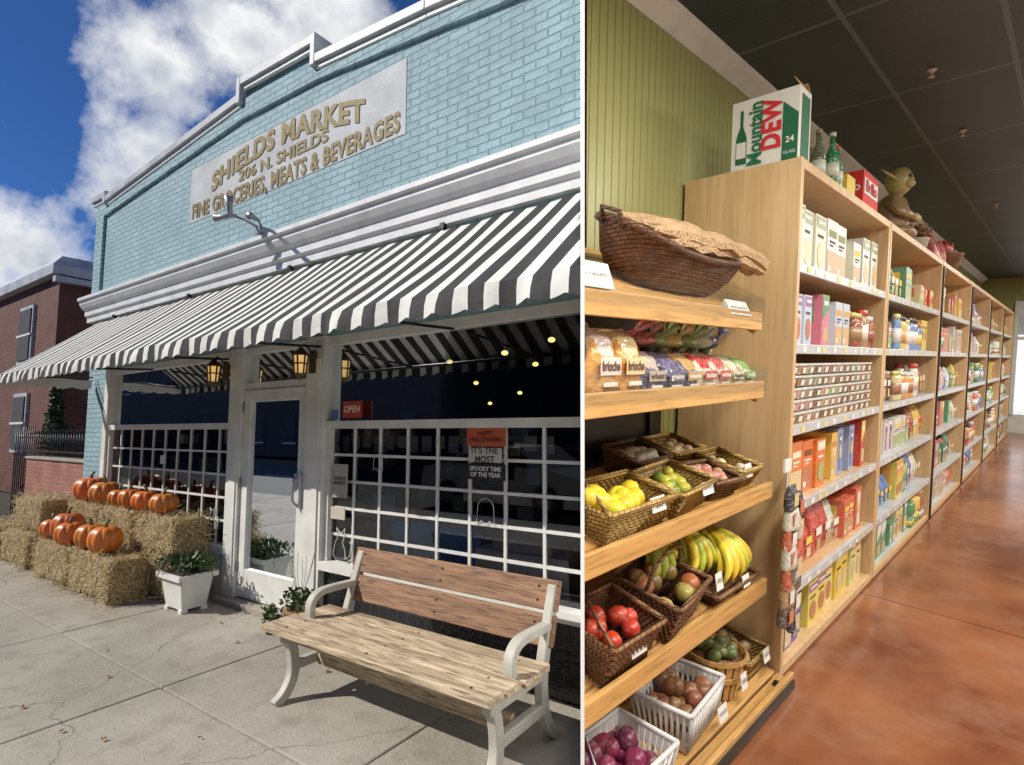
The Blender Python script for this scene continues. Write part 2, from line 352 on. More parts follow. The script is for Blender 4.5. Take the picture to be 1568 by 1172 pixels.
b.quad([(9.1,DW+.25,.02),(1.3,DW+.25,.02),(4.0,9,.02),(9.1,9,.02)],'dark'); b.quad([(9.1,9,0),(4,9,0),(4,9,4.6),(9.1,9,4.6)],'dark')
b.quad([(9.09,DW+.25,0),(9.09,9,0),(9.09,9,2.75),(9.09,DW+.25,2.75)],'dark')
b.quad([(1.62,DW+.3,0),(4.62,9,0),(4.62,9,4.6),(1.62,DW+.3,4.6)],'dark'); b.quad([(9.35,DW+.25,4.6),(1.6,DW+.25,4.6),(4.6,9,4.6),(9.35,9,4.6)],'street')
b.done()
b=MB('window_frames',parent=P)
W='white'; f0,f1=DW+.02,DW+.12
b.box(8.62,8.74,DW-.02,DW+.12,.0,2.498,W)
b.box(5.38,5.60,DW-.03,DW+.12,0,2.498,W); b.box(4.08,4.33,DW-.03,DW+.12,0,2.498,W)
for q in((5.41,5.57),(4.12,4.29)): b.box(q[0],q[1],DW-.042,DW-.031,.15,2.3,W)
b.box(5.602,8.618,f0,f1,2.42,2.497,W); b.box(1.3,4.078,f0,f1,2.42,2.497,W)
b.box(4.332,5.378,f0,f1,2.07,2.14,W); b.box(4.332,5.378,f0,f1,2.44,2.497,W)
for s0,s1,zb in((5.602,8.618,.50),(1.3,4.078,.56)):
    b.box(s0,s1,DW-.005,f1,1.68,1.745,W); b.box(s0,s1,DW-.04,f1,zb-.07,zb,W)
    n=10 if s0>5 else 9
    for i in range(1,n): 
        s_=s1-(s1-s0)*i/n if s0>5 else 4.06-.31*i
        b.box(s_-.011,s_+.011,DW+.048,DW+.072,zb,1.68,W)
    b.box(s1-.05,s1,DW+.01,DW+.08,zb,1.68,W)
    for i in range(1,5): z=zb+(1.68-zb)*i/5; b.box(s0,s1,DW+.049,DW+.071,z-.011,z+.011,W)
b.box(5.602,8.618,DW+.03,DW+.12,.0,.43,W)
b.box(1.3,4.078,DW+.03,DW+.12,.0,.49,'blacktile')
b.done(bevel=.003)
b=MB('window_glass',parent=P)
g=DW+.062
for s0,s1,z0,z1 in((5.6,8.62,.5,1.69),(5.6,8.62,1.74,2.43),(1.3,4.08,.56,1.69),(1.3,4.08,1.74,2.43),(4.33,5.38,2.14,2.44),(4.46,5.26,.33,1.95)):
    gg=g-(.03 if z0==.33 else 0); b.quad([(s0,gg,z0),(s1,gg,z0),(s1,gg,z1),(s0,gg,z1)],'glass')
b.done()
b=MB('shop_door',parent=P)
for q in((5.26,5.376,.06,2.066),(4.335,4.46,.06,2.066)): b.box(q[0],q[1],DW,DW+.06,q[2],q[3],W)
b.box(4.462,5.258,DW+.001,DW+.059,.06,.33,W); b.box(4.462,5.258,DW+.001,DW+.059,1.95,2.066,W)
b.box(4.35,4.43,DW-.05,DW-.002,.98,1.28,'rail'); b.tube([(4.385,DW-.05,1.0),(4.385,DW-.09,1.05),(4.385,DW-.09,1.22),(4.385,DW-.05,1.27)],.010,'metal')
b.box(4.5,5.22,DW+.08,DW+.1,1.0,1.03,'metal')
b.box(4.1,5.6,DW-.12,DW+.12,0,.05,'conc')
for z in(.3,1.1,1.85): b.box(5.35,5.39,DW-.012,DW-.001,z,z+.1,'metal')
b.done(bevel=.004)
b=MB('shop_contents',parent=P)
b.box(2.75,3.75,3.6,4.3,.3,.86,'flat',(.05,.38,.9)); b.box(1.85,2.65,3.4,4.0,.2,.78,'flat',(.85,.87,.87)); b.box(2.0,2.5,3.42,3.9,.782,.88,'flat',(.7,.72,.75))
for i in range(70):
    s_=R(3,8.6); d_=R(3.6,6.5)
    if s_<.52*d_+.3: continue
    h=R(.2,.5); z=random.choice([.3,.7,1.1,1.5]); b.box(s_,s_+R(.1,.35),d_,d_+.2,z,z+h*.6,'flat',jit(random.choice([(.6,.5,.35),(.25,.4,.65),(.7,.68,.6),(.6,.2,.1)])))
for i,(r_,d_,z) in enumerate(((.62,5.2,2.4),(.70,4.4,2.42),(.78,5.8,2.3),(.66,6.5,2.2),(.86,4.8,2.45),(.95,5.5,2.35),(1.05,4.3,2.4),(.58,4.4,2.5),(.74,7,2.1),(1.2,5.0,2.3),(2.2,3.9,2.3),(2.0,4.2,2.1))):
    s_=r_*d_; b.tube([(s_,d_,2.75),(s_,d_,z)],.008,'black',4); b.ell((s_,d_,z),(.035,.035,.025),'bulb')
for i in range(16): x=1.9+i*.14; b.box(x,x+.10,3.3,3.302,1.50+.02*math.sin(i*2),1.62,'flat',(.45,.42,.38))
b.done()
def sign(name,s0,s1,z0,z1,col,txt,tc):
    b=MB(name); d=DW+.012; b.box(s0,s1,d-.008,d,z0,z1,'flat',col)
    if txt: b.text(txt,((s0+s1)/2,d-.011,(z0+z1)/2),(-1,0,0),(0,0,1),(s1-s0)*.82,'flat',col=tc,bold=.02)
    b.done()
sign('open_sign',3.62,3.86,1.77,1.91,(.45,.05,.03),'OPEN',(.8,.75,.7))
sign('hanging_sign',2.17,2.50,1.55,1.685,(.45,.09,.035),'HAPPY\nHALLOWEEN',(.10,.02,.01))
sign('hanging_sign',2.20,2.48,1.44,1.54,(.50,.49,.46),"IT'S THE\nMOST",(.05,.05,.05))
sign('hanging_sign',2.17,2.50,1.32,1.43,(.015,.015,.015),'SPOOKY TIME\nOF THE YEAR',(.7,.7,.7))
sign('paper_poster',3.78,3.96,1.10,1.38,(.40,.37,.30),'SHIELDS\nMARKET',(.08,.05,.03))
sign('paper_poster',3.80,3.98,.92,1.02,(.5,.46,.38),None,None); sign('paper_poster',6.98,7.10,1.28,1.38,(.7,.7,.66),None,None); sign('round_sticker',3.92,4.0,1.76,1.84,(.08,.16,.4),None,None)
b=MB('ghost_decal')
for cs,cz,r in((2.36,1.12,.07),(3.45,1.42,.05)):
    pts=[(cs+r*math.cos(t),DW+.04,cz+r*math.sin(t)) for t in [i*PI/10 for i in range(11)]]
    pts+=[(cs-r*1.1,DW+.04,cz-r*1.6),(cs-r*.5,DW+.04,cz-r*1.2),(cs,DW+.04,cz-r*1.7),(cs+r*.5,DW+.04,cz-r*1.2),(cs+r*1.1,DW+.04,cz-r*1.6),(cs+r,DW+.04,cz)]
    b.tube(pts,.003,'cornice',seg=4)
b.done()
b=MB('cat_decal')
for cs,cz,r in((5.95,.74,.09),(3.88,.70,.11)):
    o=[(-.5,-1),(-.9,-.6),(-.7,.1),(-.45,.4),(-.55,1.1),(-.2,.8),(.1,.8),(.4,1.1),(.35,.5),(.2,.2),(.5,-.3),(.55,-.8),(1.0,-.6),(1.2,.1),(1.0,.3),(1.35,.1),(1.2,-.8),(.7,-1),(-.5,-1)]
    b.tube([(cs-x*r,DW+.04,cz+z*r*1.2) for x,z in o],.004,'white',seg=4)
b.done()
# painted wall sign
b=MB('painted_wall_sign')
b.box(3.16,6.69,DW-.005,DW-.001,4.08,4.74,'signbg')
rt,up=(-1,0,0),(0,0,1); T='signtx'; y=DW-.012
b.text('SHIELDS MARKET',(4.93,y,4.545),rt,up,2.55,T,size=.285,bold=.045,warp=lambda x:.06-.17*x*x)
b.text('206 N. SHIELDS',(4.90,y,4.375),rt,up,1.50,T,size=.165,bold=.03)
b.text('FINE GROCERIES, MEATS & BEVERAGES',(4.92,y,4.20),rt,up,3.40,T,size=.235,bold=.035,warp=lambda x:-.03+.03*x*x)
b.done()
b=MB('wall_floodlight')
b.box(4.87,4.99,DW-.2,DW-.06,3.55,3.61,'metal')
b.tube([(4.93,DW-.14,3.6),(5.0,DW-.3,3.67),(5.05,DW-.40,3.69)],.011,'metal'); b.tube([(4.93,DW-.14,3.6),(4.78,DW-.28,3.62)],.011,'metal')
b.tube([(5.05,DW-.40,3.68),(5.05,DW-.41,3.76),(5.06,DW-.42,3.86),(5.06,DW-.42,3.862)],[.02,.026,.045,.038],'metal',12)
b.tube([(5.02,DW-.36,3.69),(5.12,DW-.42,3.68),(5.2,DW-.47,3.67)],[.018,.022,.036],'metal',12)
b.tube([(4.78,DW-.28,3.62),(4.70,DW-.38,3.60),(4.65,DW-.44,3.58)],[.018,.022,.036],'metal',12)
b.done()
# awning
A=empty('striped_awning','L'); b=MB('canopy',parent=A)
def aw_pt(s,k): 
    sag=.012*math.sin(k*PI)*(1+math.sin(s*3.3))+.005*math.sin(s*11+k*5); return (s,3.07-k*.97,3.165-k*.80-sag)
n=160; kk=8; vs=[];fs=[]
for i in range(n+1):
    s_=9.14-i*(8.14/n)
    for k in range(kk+1): vs.append(aw_pt(s_,k/kk))
for i in range(n):
    for k in range(kk): q=i*(kk+1)+k; fs.append((q,q+1,q+kk+2,q+kk+1))
b.add(vs,fs,'canvas',smooth=True)
def valance(pf,n,per):
    vs=[];fs=[]
    for i in range(n+1):
        x,y,t=pf(i/n); ph=(t/per)%1; sc=.024*abs(math.sin(PI*ph)); w=.010*math.sin(t*9)+.006*math.sin(t*23)
        zt=2.365 -.006*math.sin(t*11+5)
        vs+= [(x,y,zt),(x,y-.012+w,2.30),(x,y-.014+w*1.5,2.255-sc)]
    for i in range(n):
        for k in range(2): q=i*3+k; fs.append((q,q+1,q+4,q+3))
    b.add(vs,fs,'canvas',smooth=True)
valance(lambda k:(9.14-8.14*k,2.10,9.14-8.14*k),900,.19)
valance(lambda k:(9.14,2.10+.97*k,k*.97),100,.19)
b.done()
b=MB('awning_frame',parent=A)
b.tube([(9.12,2.12,2.33),(1.0,2.12,2.33)],.014,'iron',6)
for s_ in(9.1,7.3,5.62,4.12,2.6):
    b.tube([(s_,3.06,2.40),(s_,2.12,2.33)],.012,'iron',6); b.tube([(s_,3.06,3.08),(s_,2.12,2.32)],.010,'iron',6)
for s_ in(8.5,6.5,4.6,2.7): b.box(s_-.02,s_+.02,3.03,3.07,3.17,3.21,'iron')
b.done()
for s_ in(5.66,4.22):
    b=MB('wall_lantern'); d=2.93; z=2.25
    b.box(s_-.04,s_+.04,3.045,3.068,z-.08,z+.12,'brass')
    b.tube([(s_,3.05,z+.1),(s_,d+.03,z+.17),(s_,d,z+.14)],.008,'brass')
    b.lathe((s_,d,z),[(.012,.14),(.03,.12),(.075,.07),(.07,.065)],'brass',6,smooth=False)
    b.lathe((s_,d,z),[(.056,.064),(.042,-.09)],'lantern',6,smooth=False)
    for k in range(6):
        t=2*PI*k/6; b.tube([(s_+.062*math.cos(t),d+.062*math.sin(t),z+.066),(s_+.046*math.cos(t),d+.046*math.sin(t),z-.092)],.009,'brass',4)
    b.lathe((s_,d,z),[(.062,.0),(.062,-.012),(.05,-.012)],'brass',6,smooth=False)
    b.lathe((s_,d,z),[(.055,-.09),(.05,-.11),(.015,-.13),(.01,-.15)],'brass',6,smooth=False)
    b.done()
# hay bales
def bale(s0,s1,d0,d1,z0,z1):
    b=MB('hay_bale'); nx,ny,nz_=18,8,8
    def pt(i,j,k):
        v=Vector((s0+(s1-s0)*i/nx,d0+(d1-d0)*j/ny,z0+(z1-z0)*k/nz_)); c=Vector(((s0+s1)/2,(d0+d1)/2,(z0+z1)/2))
        nn=noise.noise(v*9)*.028+noise.noise(v*25)*.018
        ex=abs(i/nx-.5)*2; ey=abs(j/ny-.5)*2; ez=abs(k/nz_-.5)*2
        r=(max(0,ex-.85)+max(0,ey-.8)+max(0,ez-.8)); dv=(v-c).normalized()
        strap=.016 if abs(abs(i/nx-.5)-.2)<.03 else 0
        q=v+dv*(nn-.05*r*r*6 -strap); q.z=max(q.z,z0+.002); return q
    def grid(f,A_,B_):
        vs=[f(i,j) for i in range(A_+1) for j in range(B_+1)]
        b.add(vs,[(i*(B_+1)+j,i*(B_+1)+j+1,(i+1)*(B_+1)+j+1,(i+1)*(B_+1)+j) for i in range(A_) for j in range(B_)],'straw',smooth=True)
    grid(lambda i,j:pt(i,j,0),nx,ny);grid(lambda i,j:pt(i,j,nz_),nx,ny);grid(lambda i,j:pt(i,0,j),nx,nz_);grid(lambda i,j:pt(i,ny,j),nx,nz_);grid(lambda i,j:pt(0,i,j),ny,nz_);grid(lambda i,j:pt(nx,i,j),ny,nz_)
    for q in range(1800):
        f=random.random()
        if f<.45: p=Vector((R(s0,s1),d0,R(z0,z1))); nn=Vector((0,-1,0))
        elif f<.75: p=Vector((R(s0,s1),R(d0,d1),z1)); nn=Vector((0,0,1))
        else: p=Vector((s0,R(d0,d1),R(z0,z1))); nn=Vector((-1,0,0))
        t=Vector((R(-1,1),R(-1,1),R(-1,1))); t=(t-nn*t.dot(nn)*.6).normalized(); ln=R(.03,.12); w=nn.cross(t).normalized()*R(.0012,.003)
        p0=p+nn*R(-.01,.015); p1=p0+t*ln
        if p1.z<.003: p1.z=.003
        b.quad([p0-w,p0+w,p1+w,p1-w],'straw2')
    for s_ in((s0+(s1-s0)*.3),(s0+(s1-s0)*.7)):
        b.tube([(s_,d0+.0,z0+.01),(s_,d0+.0,z1-.01),(s_,d1,z1+.0)],.003,'plast',4)
    b.done()
for s0,s1 in((6.2,7.22),(7.26,8.3)): bale(s0,s1,2.32,2.66,0,.42)
for s0,s1 in((5.82,6.7),(6.74,7.65),(7.69,8.55)): bale(s0,s1,2.69,3.05,0,.41); bale(s0+R(-.03,.03),s1+R(-.03,.03),2.70,3.05,.42,.80)
bale(8.62,9.7,2.35,2.85,0,.40); bale(8.6,9.6,2.45,2.9,.42,.82); bale(9.75,10.7,2.2,2.7,0,.42)
def pumpkin(s_,d_,z_,r):
    b=MB('pumpkin'); h=r*R(.78,.98); col=jit((.60,.16,.022),.18); nr=10; rings=12; seg=60; vs=[]
    for i in range(rings+1):
        ph=PI*i/rings
        for k in range(seg):
            t=2*PI*k/seg; rb=1-.13*(1-abs(math.sin(nr*t/2)))**1.5*math.sin(ph)
            dz=-.16*r*math.exp(-(ph/.35)**2) ; vs.append((s_+r*math.sin(ph)**.85*math.cos(t)*rb,d_+r*math.sin(ph)**.85*math.sin(t)*rb,z_+h+math.cos(ph)*h+dz))
    b.add(vs,[(i*seg+k,i*seg+(k+1)%seg,(i+1)*seg+(k+1)%seg,(i+1)*seg+k) for i in range(rings) for k in range(seg)],'skin',col,True)
    a=R(0,6); b.tube([(s_,d_,z_+2*h-.17*r),(s_+.01*math.cos(a),d_,z_+2*h+.02),(s_+.03*math.cos(a),d_+.03*math.sin(a),z_+2*h+.05)],[.022,.014,.016],'flat',7,(.16,.15,.05))
    b.done()
for s_,r in((8.28,.19),(7.78,.17),(7.42,.125),(7.09,.13),(6.72,.14),(6.33,.14)): pumpkin(s_,2.82+R(-.02,.02),.80,r)
for s_,d_,r in((8.2,2.46,.13),(7.86,2.5,.17),(7.55,2.42,.145),(7.12,2.47,.15),(6.72,2.46,.16)): pumpkin(s_,d_,.41,r)
def leaves(b,c,r,n,size,m,up=.3):
    for i in range(n):
        v=Vector((R(-1,1),R(-1,1),R(-1,1)))
        if v.length>1: v.normalize()
        v=v*(.6+.4*random.random()); p=Vector(c)+Vector((v.x*r[0],v.y*r[1],v.z*r[2]))
        t=(Vector((R(-1,1),R(-1,1),R(-.5,1)+up))).normalized(); w=t.orthogonal().normalized(); w.rotate(Matrix.Rotation(R(0,6),3,t)); L_=size*R(.6,1.4); w*=L_*.28
        b.quad([p,p+t*L_*.5+w,p+t*L_,p+t*L_*.5-w],m)
b=MB('potted_plant')
def taper(b,s0,s1,d0,d1,z0,z1,k,m):
    b.hexa([(s0+k,d0+k,z0),(s1-k,d0+k,z0),(s1-k,d1-k,z0),(s0+k,d1-k,z0),(s0,d0,z1),(s1,d0,z1),(s1,d1,z1),(s0,d1,z1)],m)
X0,X1,Y0,Y1=5.38,5.76,2.58,2.88
taper(b,X0,X1,Y0,Y1,.03,.33,.04,'white'); b.box(X0-.03,X1+.03,Y0-.03,Y1+.03,.30,.345,'white')
for x in(X0+.06,X1-.06):
    for y in(Y0+.06,Y1-.06): b.box(x-.03,x+.03,y-.03,y+.03,0,.03,'white')
b.box(X0,X1,Y0,Y1,.346,.352,'soil'); px,py=(X0+X1)/2,(Y0+Y1)/2; leaves(b,(px,py,.41),(.20,.16,.07),260,.05,'leaf'); leaves(b,(px,py,.43),(.2,.16,.07),120,.04,'ever')
for i in range(24):
    t=R(0,6.28); x,y=px+.2*math.cos(t),py+.14*math.sin(t); b.tube([(px+.08*math.cos(t),py+.05*math.sin(t),.36),(x,y,.48+R(-.03,.08)),(x+.13*math.cos(t),y+.09*math.sin(t),.36+R(-.1,.14))],.003,'leaf',4); leaves(b,(x+.07*math.cos(t),y+.04*math.sin(t),.41),(.09,.07,.07),16,.038,'leaf')
b.done(bevel=.004)
b=MB('potted_plant'); b.lathe((4.05,2.9,0),[(.10,0),(.14,.2),(.15,.22),(.12,.22)],'bwick',14); leaves(b,(4.05,2.88,.28),(.15,.12,.10),170,.055,'leaf'); leaves(b,(4.3,2.8,.13),(.1,.08,.09),110,.05,'leaf'); b.lathe((4.3,2.82,0),[(.06,0),(.08,.12),(.07,.12)],'black',12)
for i in range(10):
    t=R(0,6.28); b.tube([(4.05,2.88,.25),(4.05+.1*math.cos(t),2.88+.05*math.sin(t),.5),(4.05+.13*math.cos(t),2.88+.09*math.sin(t),.66)],.002,'leaf',4)
b.done()
# bench
Bn=empty('park_bench','L')
b=MB('seat',parent=Bn)
for i in range(4): d0=2.07+i*.135; b.box(1.52+R(-.012,.012),3.31+R(-.012,.012),d0,d0+.122,.425-.004*i,.462-.004*i+R(-.003,.003),'seatwood')
b.done(bevel=.006)
b=MB('backrest',parent=Bn)
for z0,z1 in((.50,.655),(.675,.83)):
    dd=lambda z:2.64+(z-.45)*.30
    b.hexa([(1.56,dd(z0),z0),(3.22,dd(z0),z0),(3.22,dd(z0)+.04,z0-.01),(1.56,dd(z0)+.04,z0-.01),(1.56,dd(z1),z1),(3.22,dd(z1),z1),(3.22,dd(z1)+.04,z1-.01),(1.56,dd(z1)+.04,z1-.01)],'backwood')
b.done(bevel=.006)
b=MB('bolts',parent=Bn)
for s_ in(1.68,2.4,3.12):
    for z in(.54,.61,.72,.79): b.ell((s_,2.64+(z-.45)*.30-.002,z),(.008,.004,.008),'iron',seg=8,rings=5)
    for i in range(4): b.ell((s_,2.13+i*.135,.463-.004*i),(.008,.008,.004),'iron',seg=8,rings=5)
b.done()
for s_ in(3.17,1.60):
    b=MB('end_frame',parent=Bn)
    def strip(pts,th,wd):
        q=[Vector((0,p[0],p[1])) for p in pts]; out=[]
        for i in range(len(q)-1):
            p0,p1,p2,p3=q[max(i-1,0)],q[i],q[i+1],q[min(i+2,len(q)-1)]
            for k in range(6):
                t=k/6; out.append(.5*((2*p1)+(p2-p0)*t+(2*p0-5*p1+4*p2-p3)*t*t+(3*p1-p0-3*p2+p3)*t**3))
        out.append(q[-1]); vs=[]; n=len(out)
        for i,p in enumerate(out):
            d=(out[min(i+1,n-1)]-out[max(i-1,0)]).normalized(); nn=Vector((0,-d.z,d.y))*th/2
            for sx,sg in((-1,-1),(1,-1),(1,1),(-1,1)): vs.append((s_+sx*wd/2,p.y+nn.y*sg,p.z+nn.z*sg))
        fs=[(i*4+k,i*4+(k+1)%4,(i+1)*4+(k+1)%4,(i+1)*4+k) for i in range(n-1) for k in range(4)]+[(0,1,2,3),(n*4-4,n*4-3,n*4-2,n*4-1)]
        b.add(vs,fs,'plast')
    strip([(2.16,.42),(2.21,.30),(2.22,.15),(2.17,.05),(2.10,0)],.06,.055)
    strip([(2.36,.38),(2.335,.48),(2.345,.555),(2.41,.60),(2.55,.605),(2.71,.60)],.042,.062)
    strip([(2.77,.80),(2.70,.60),(2.64,.42),(2.63,.25),(2.68,.10),(2.78,0)],.06,.055)
    b.box(s_-.028,s_+.028,2.14,2.66,.35,.42,'plast'); b.box(s_-.025,s_+.025,2.22,2.64,.17,.23,'plast')
    b.done(bevel=.008)
b=MB('stretcher',parent=Bn); b.box(1.63,3.14,2.38,2.42,.16,.25,'seatwood'); b.box(1.63,3.14,2.20,2.23,.34,.42,'seatwood'); b.done(bevel=.004)

# background: neighbour house, garden wall, fence, shrubs
H=empty('brick_house','L'); b=MB('house_walls',parent=H)
b.box(17.4,27,5,16,0,5.7,'redbrick'); b.done()
b=MB('house_trim',parent=H)
b.prism([(17.25,4.8,5.65),(17.25,4.8,5.9),(17.35,5.0,6.15),(17.5,5.4,6.2),(17.5,16,6.2),(17.25,16,5.65)],(10,0,0),'coping')
b.box(17.2,17.4,4.85,16,5.45,5.6,'coping')
for s_ in(19,22.5): 
    for z in(1.1,3.5): b.box(s_,s_+1.1,4.93,5.0,z,z+1.6,'coping'); b.box(s_+.1,s_+1.0,4.90,4.94,z+.1,z+1.5,'dark'); b.box(s_,s_+1.1,4.89,4.95,z+.76,z+.82,'cornice')
b.done()
b=MB('brick_garden_wall'); b.box(9.6,13.6,3.6,3.85,0,1.15,'fbrick'); b.box(9.45,10.35,3.5,3.9,0,1.55,'fbrick'); b.box(9.42,10.38,3.47,3.93,1.552,1.62,'fbrick'); b.box(10.382,13.6,3.57,3.88,1.152,1.2,'conc'); b.done(bevel=.01)
b=MB('iron_fence')
for i in range(34): s_=10.45+i*.125; b.tube([(s_,3.72,1.2),(s_,3.72,1.62)],.010,'iron',5); b.tube([(s_,3.72,1.62),(s_,3.72,1.70)],[.018,.001],'iron',5)
b.box(10.4,14.6,3.71,3.73,1.28,1.31,'iron'); b.box(10.4,14.6,3.71,3.73,1.53,1.56,'iron')
for i in range(10): s_=13.7+i*.12; b.tube([(s_,3.72,0),(s_,3.72,1.75)],.012,'iron',5)
b.done()
for s_,d_,h in((14.4,5.2,2.6),(11.3,4.4,2.3),(17,5.0,2.8)):
    b=MB('evergreen_shrub'); b.tube([(s_,d_,0),(s_+.03,d_,h*.5),(s_,d_,h*.9)],[.06,.04,.01],'bwick')
    for k in range(9): z=.3+k*(h-.3)/9; r=.55*(1-k/10); leaves(b,(s_+R(-.05,.05),d_,z),(r,r,.25),220,.10,'ever')
    b.done()
# opposite side of the street (seen in the window reflections); dark row added to keep bright sky out
O=empty('added_row_building','L'); b=MB('row_walls',parent=O); b.box(-20,130,-24,-16,0,9.5,'rowbrick'); b.done(cut=False)
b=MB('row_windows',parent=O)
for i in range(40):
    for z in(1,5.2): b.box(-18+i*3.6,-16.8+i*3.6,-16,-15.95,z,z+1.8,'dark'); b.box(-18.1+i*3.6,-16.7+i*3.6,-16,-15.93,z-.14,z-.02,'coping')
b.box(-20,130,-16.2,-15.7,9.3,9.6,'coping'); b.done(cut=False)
b=MB('parked_car')
pr=[(0,.35),(.05,.75),(.9,.95),(1.55,1.42),(2.9,1.46),(3.7,1.02),(4.4,.92),(4.5,.4)]
b.prism([(5.2+x,-3.9,z-.1) for x,z in pr],(0,-1.75,0),'carpaint'); wn=[(1.05,.97),(1.6,1.36),(2.85,1.39),(3.5,1.02)]
b.prism([(5.2+x,-3.88,z-.1) for x,z in wn],(0,.01,0),'black')
for x in(.9,3.6): 
    b.tube([(5.2+x,-3.86,.18),(5.2+x,-4.1,.18)],.33,'black',20); b.tube([(5.2+x,-3.84,.18),(5.2+x,-3.9,.18)],.2,'metal',16)
b.done(bevel=.05,cut=False)

# ================================================================== added white slab dividing the two views, also blocks sun; no real wall
b=MB('view_divider_slab','W')
def cp(X,Y,F): return tuple(CAM+cX*X+cY*Y+cF*F)
dx=Vector((108,0,850)).normalized(); nx_=Vector((dx.z,0,-dx.x)); pts=[]
for Y in(-1.75,4.2):
    for F,sg in((1.5,-1),(1.5,1),(16,1),(16,-1)):
        q=dx*F+nx_*sg*.0052; pts.append(cp(q.x,Y,q.z))
b.hexa(pts,plain('divider_paint',(.9,.9,.9),.5,.0,5,0)); b.done()

# ================================================================== SHOP INTERIOR
FZ=-.10; CZ=3.32
def shell(name,z,m,th=.0):
    b=MB(name,'R'); pts=[(-.9,-3.5,z),(-.9,-.75,z),(2.02,1.6,z),(16.5,1.6,z),(16.5,-3.5,z)]
    b.prism(pts,(0,0,th),m); b.done(); return b
shell('shop_floor',FZ,'floor',-.04); shell('shop_ceiling',CZ,'ceil',.06)
b=MB('green_beadboard_wall','R'); b.box(2.0,16.5,1.6,1.68,FZ,CZ,'bead'); b.done()
b=MB('crown_moulding','R'); b.prism([(2.0,1.598,CZ-.09),(2.0,1.598,CZ-.002),(2.0,1.50,CZ-.002),(2.0,1.51,CZ-.025),(2.0,1.56,CZ-.06)],(14.4,0,0),'white'); b.done()
b=MB('shop_side_wall','R'); b.box(-.9,16.5,-3.6,-3.5,FZ,CZ,'white'); b.done(cut=False)
b=MB('shop_end_wall','R')
b.box(16.5,16.6,1.02,1.68,FZ,CZ,'bead'); b.box(16.5,16.6,-3.5,1.019,2.8,CZ,'bead'); b.box(16.5,16.6,-3.5,1.019,FZ,.30,'white')
for l in(.98,.45,-.3,-1.2,-2.3,-3.4): b.box(16.46,16.58,l-.035,l+.035,.30,2.8,'white')
b.box(16.46,16.58,-3.4,.95,1.95,2.02,'white')
b.done()
b=MB('striped_window_awning','R')
for i in range(26):
    l=1.6-i*.18; b.hexa([(16.65,l,3.0),(16.65,l-.18,3.0),(17.7,l-.18,2.1),(17.7,l,2.1),(16.65,l,3.02),(16.65,l-.18,3.02),(17.7,l-.18,2.12),(17.7,l,2.12)],'white' if i%2 else 'black')
b.done()
b=MB('bright_backdrop_pavement','R'); b.box(16.7,40,-12,6,-.3,-.2,'white'); b.done(cut=False)  # pale ground added to brighten the view out of the end window
b=MB('bright_backdrop_building','R'); b.box(27,33,-14,5.5,-.25,5.5,plain('backdrop_white',(.82,.83,.85),.8,.05,3));  # added pale block; its sunlit face brightens the end window
for i in range(6): b.box(26.9,26.99,-12+i*3,-10.8+i*3,.8,2.6,'rail'); b.box(26.87,26.91,-11.9+i*3,-10.9+i*3,.9,2.5,'metal')
b.box(26.8,33.2,-14.2,5.7,5.5,5.8,'rail'); b.done(cut=False)
for a,l in((1.2,-.2),(1.9,-1.5),(4.6,-1.0),(7.8,-1.0),(11.0,-1.0),(14,-1.0)):
    b=MB('ceiling_light_fixture','R'); b.box(a-.62,a+.62,l-.16,l+.16,CZ-.07,CZ-.002,'white'); b.quad([(a-.58,l-.13,CZ-.073),(a+.58,l-.13,CZ-.073),(a+.58,l+.13,CZ-.073),(a-.58,l+.13,CZ-.073)],'lamp'); ob=b.done()
    ld=bpy.data.lights.new('lamp_tube','AREA'); ld.shape='RECTANGLE'; ld.size=.26; ld.size_y=1.16; ld.energy=100 if a>3 else 78; ld.color=(1,.945,.85)
    lo=bpy.data.objects.new('lamp_tube',ld); bpy.context.collection.objects.link(lo); lo.parent=ob; lo.location=(-l,a,CZ-.085)
spk=plain('sprinkler_pink',(.6,.42,.36),.4,.05,5,0)
for a,l in((4.3,.72),(5.6,.72),(8.5,.75)):
    b=MB('fire_sprinkler','R'); b.lathe((a,l,CZ-.04),[(.026,.038),(.026,.03),(.010,.026),(.008,0),(.016,-.005),(.016,-.008)],spk,12); b.done()
# shelving
Z=[2.0,1.6,1.19,.78,.34,-.04]; LF=.97; LB=1.58
units=[(2.88,4.68),(4.70,6.86),(6.88,9.02),(9.04,11.2),(11.22,13.4),(13.42,15.6)]
for ui,(a0,a1) in enumerate(units):
    S=empty('grocery_shelving_unit','R'); b=MB('shelf_frame','R',parent=S)
    b.box(a0,a0+.035,LF,LB,FZ+.02,2.5,'maple'); b.box(a1-.035,a1,LF,LB,FZ+.02,2.5,'maple')
    b.box(a0+.036,a1-.036,LF+.002,LB,2.45,2.498,'maple'); b.box(a0+.036,a1-.036,LB-.02,LB,FZ+.03,2.449,'maple')
    if ui>=2: b.box(a0-.012,a0+.025,LF-.014,LF-.001,FZ+.02,2.44,'black')
    b.done(bevel=.004)
    b=MB('shelves','R',parent=S)
    for z in Z:
        b.box(a0+.037,a1-.037,LF+.03,LB-.021,z-.03,z,'maple' if ui==0 else 'rail'); b.box(a0+.037,a1-.037,LF+.003,LF+.028,z-.045,z+.004,'rail' if z!=-.04 else 'maple')
        if z!=-.04:
            x=a0+R(.05,.2)
            while x<a1-.12: b.quad([(x,LF+.0015,z-.036),(x+.05,LF+.0015,z-.036),(x+.05,LF+.0015,z-.006),(x,LF+.0015,z-.006)],'flat',random.choice([(.78,.77,.72),(.78,.77,.72),(.75,.65,.2)])); x+=R(.09,.25)
    b.box(a0+.037,a1-.037,LF+.05,LF+.07,FZ+.0,-.09,'black')
    b.done(bevel=.003)
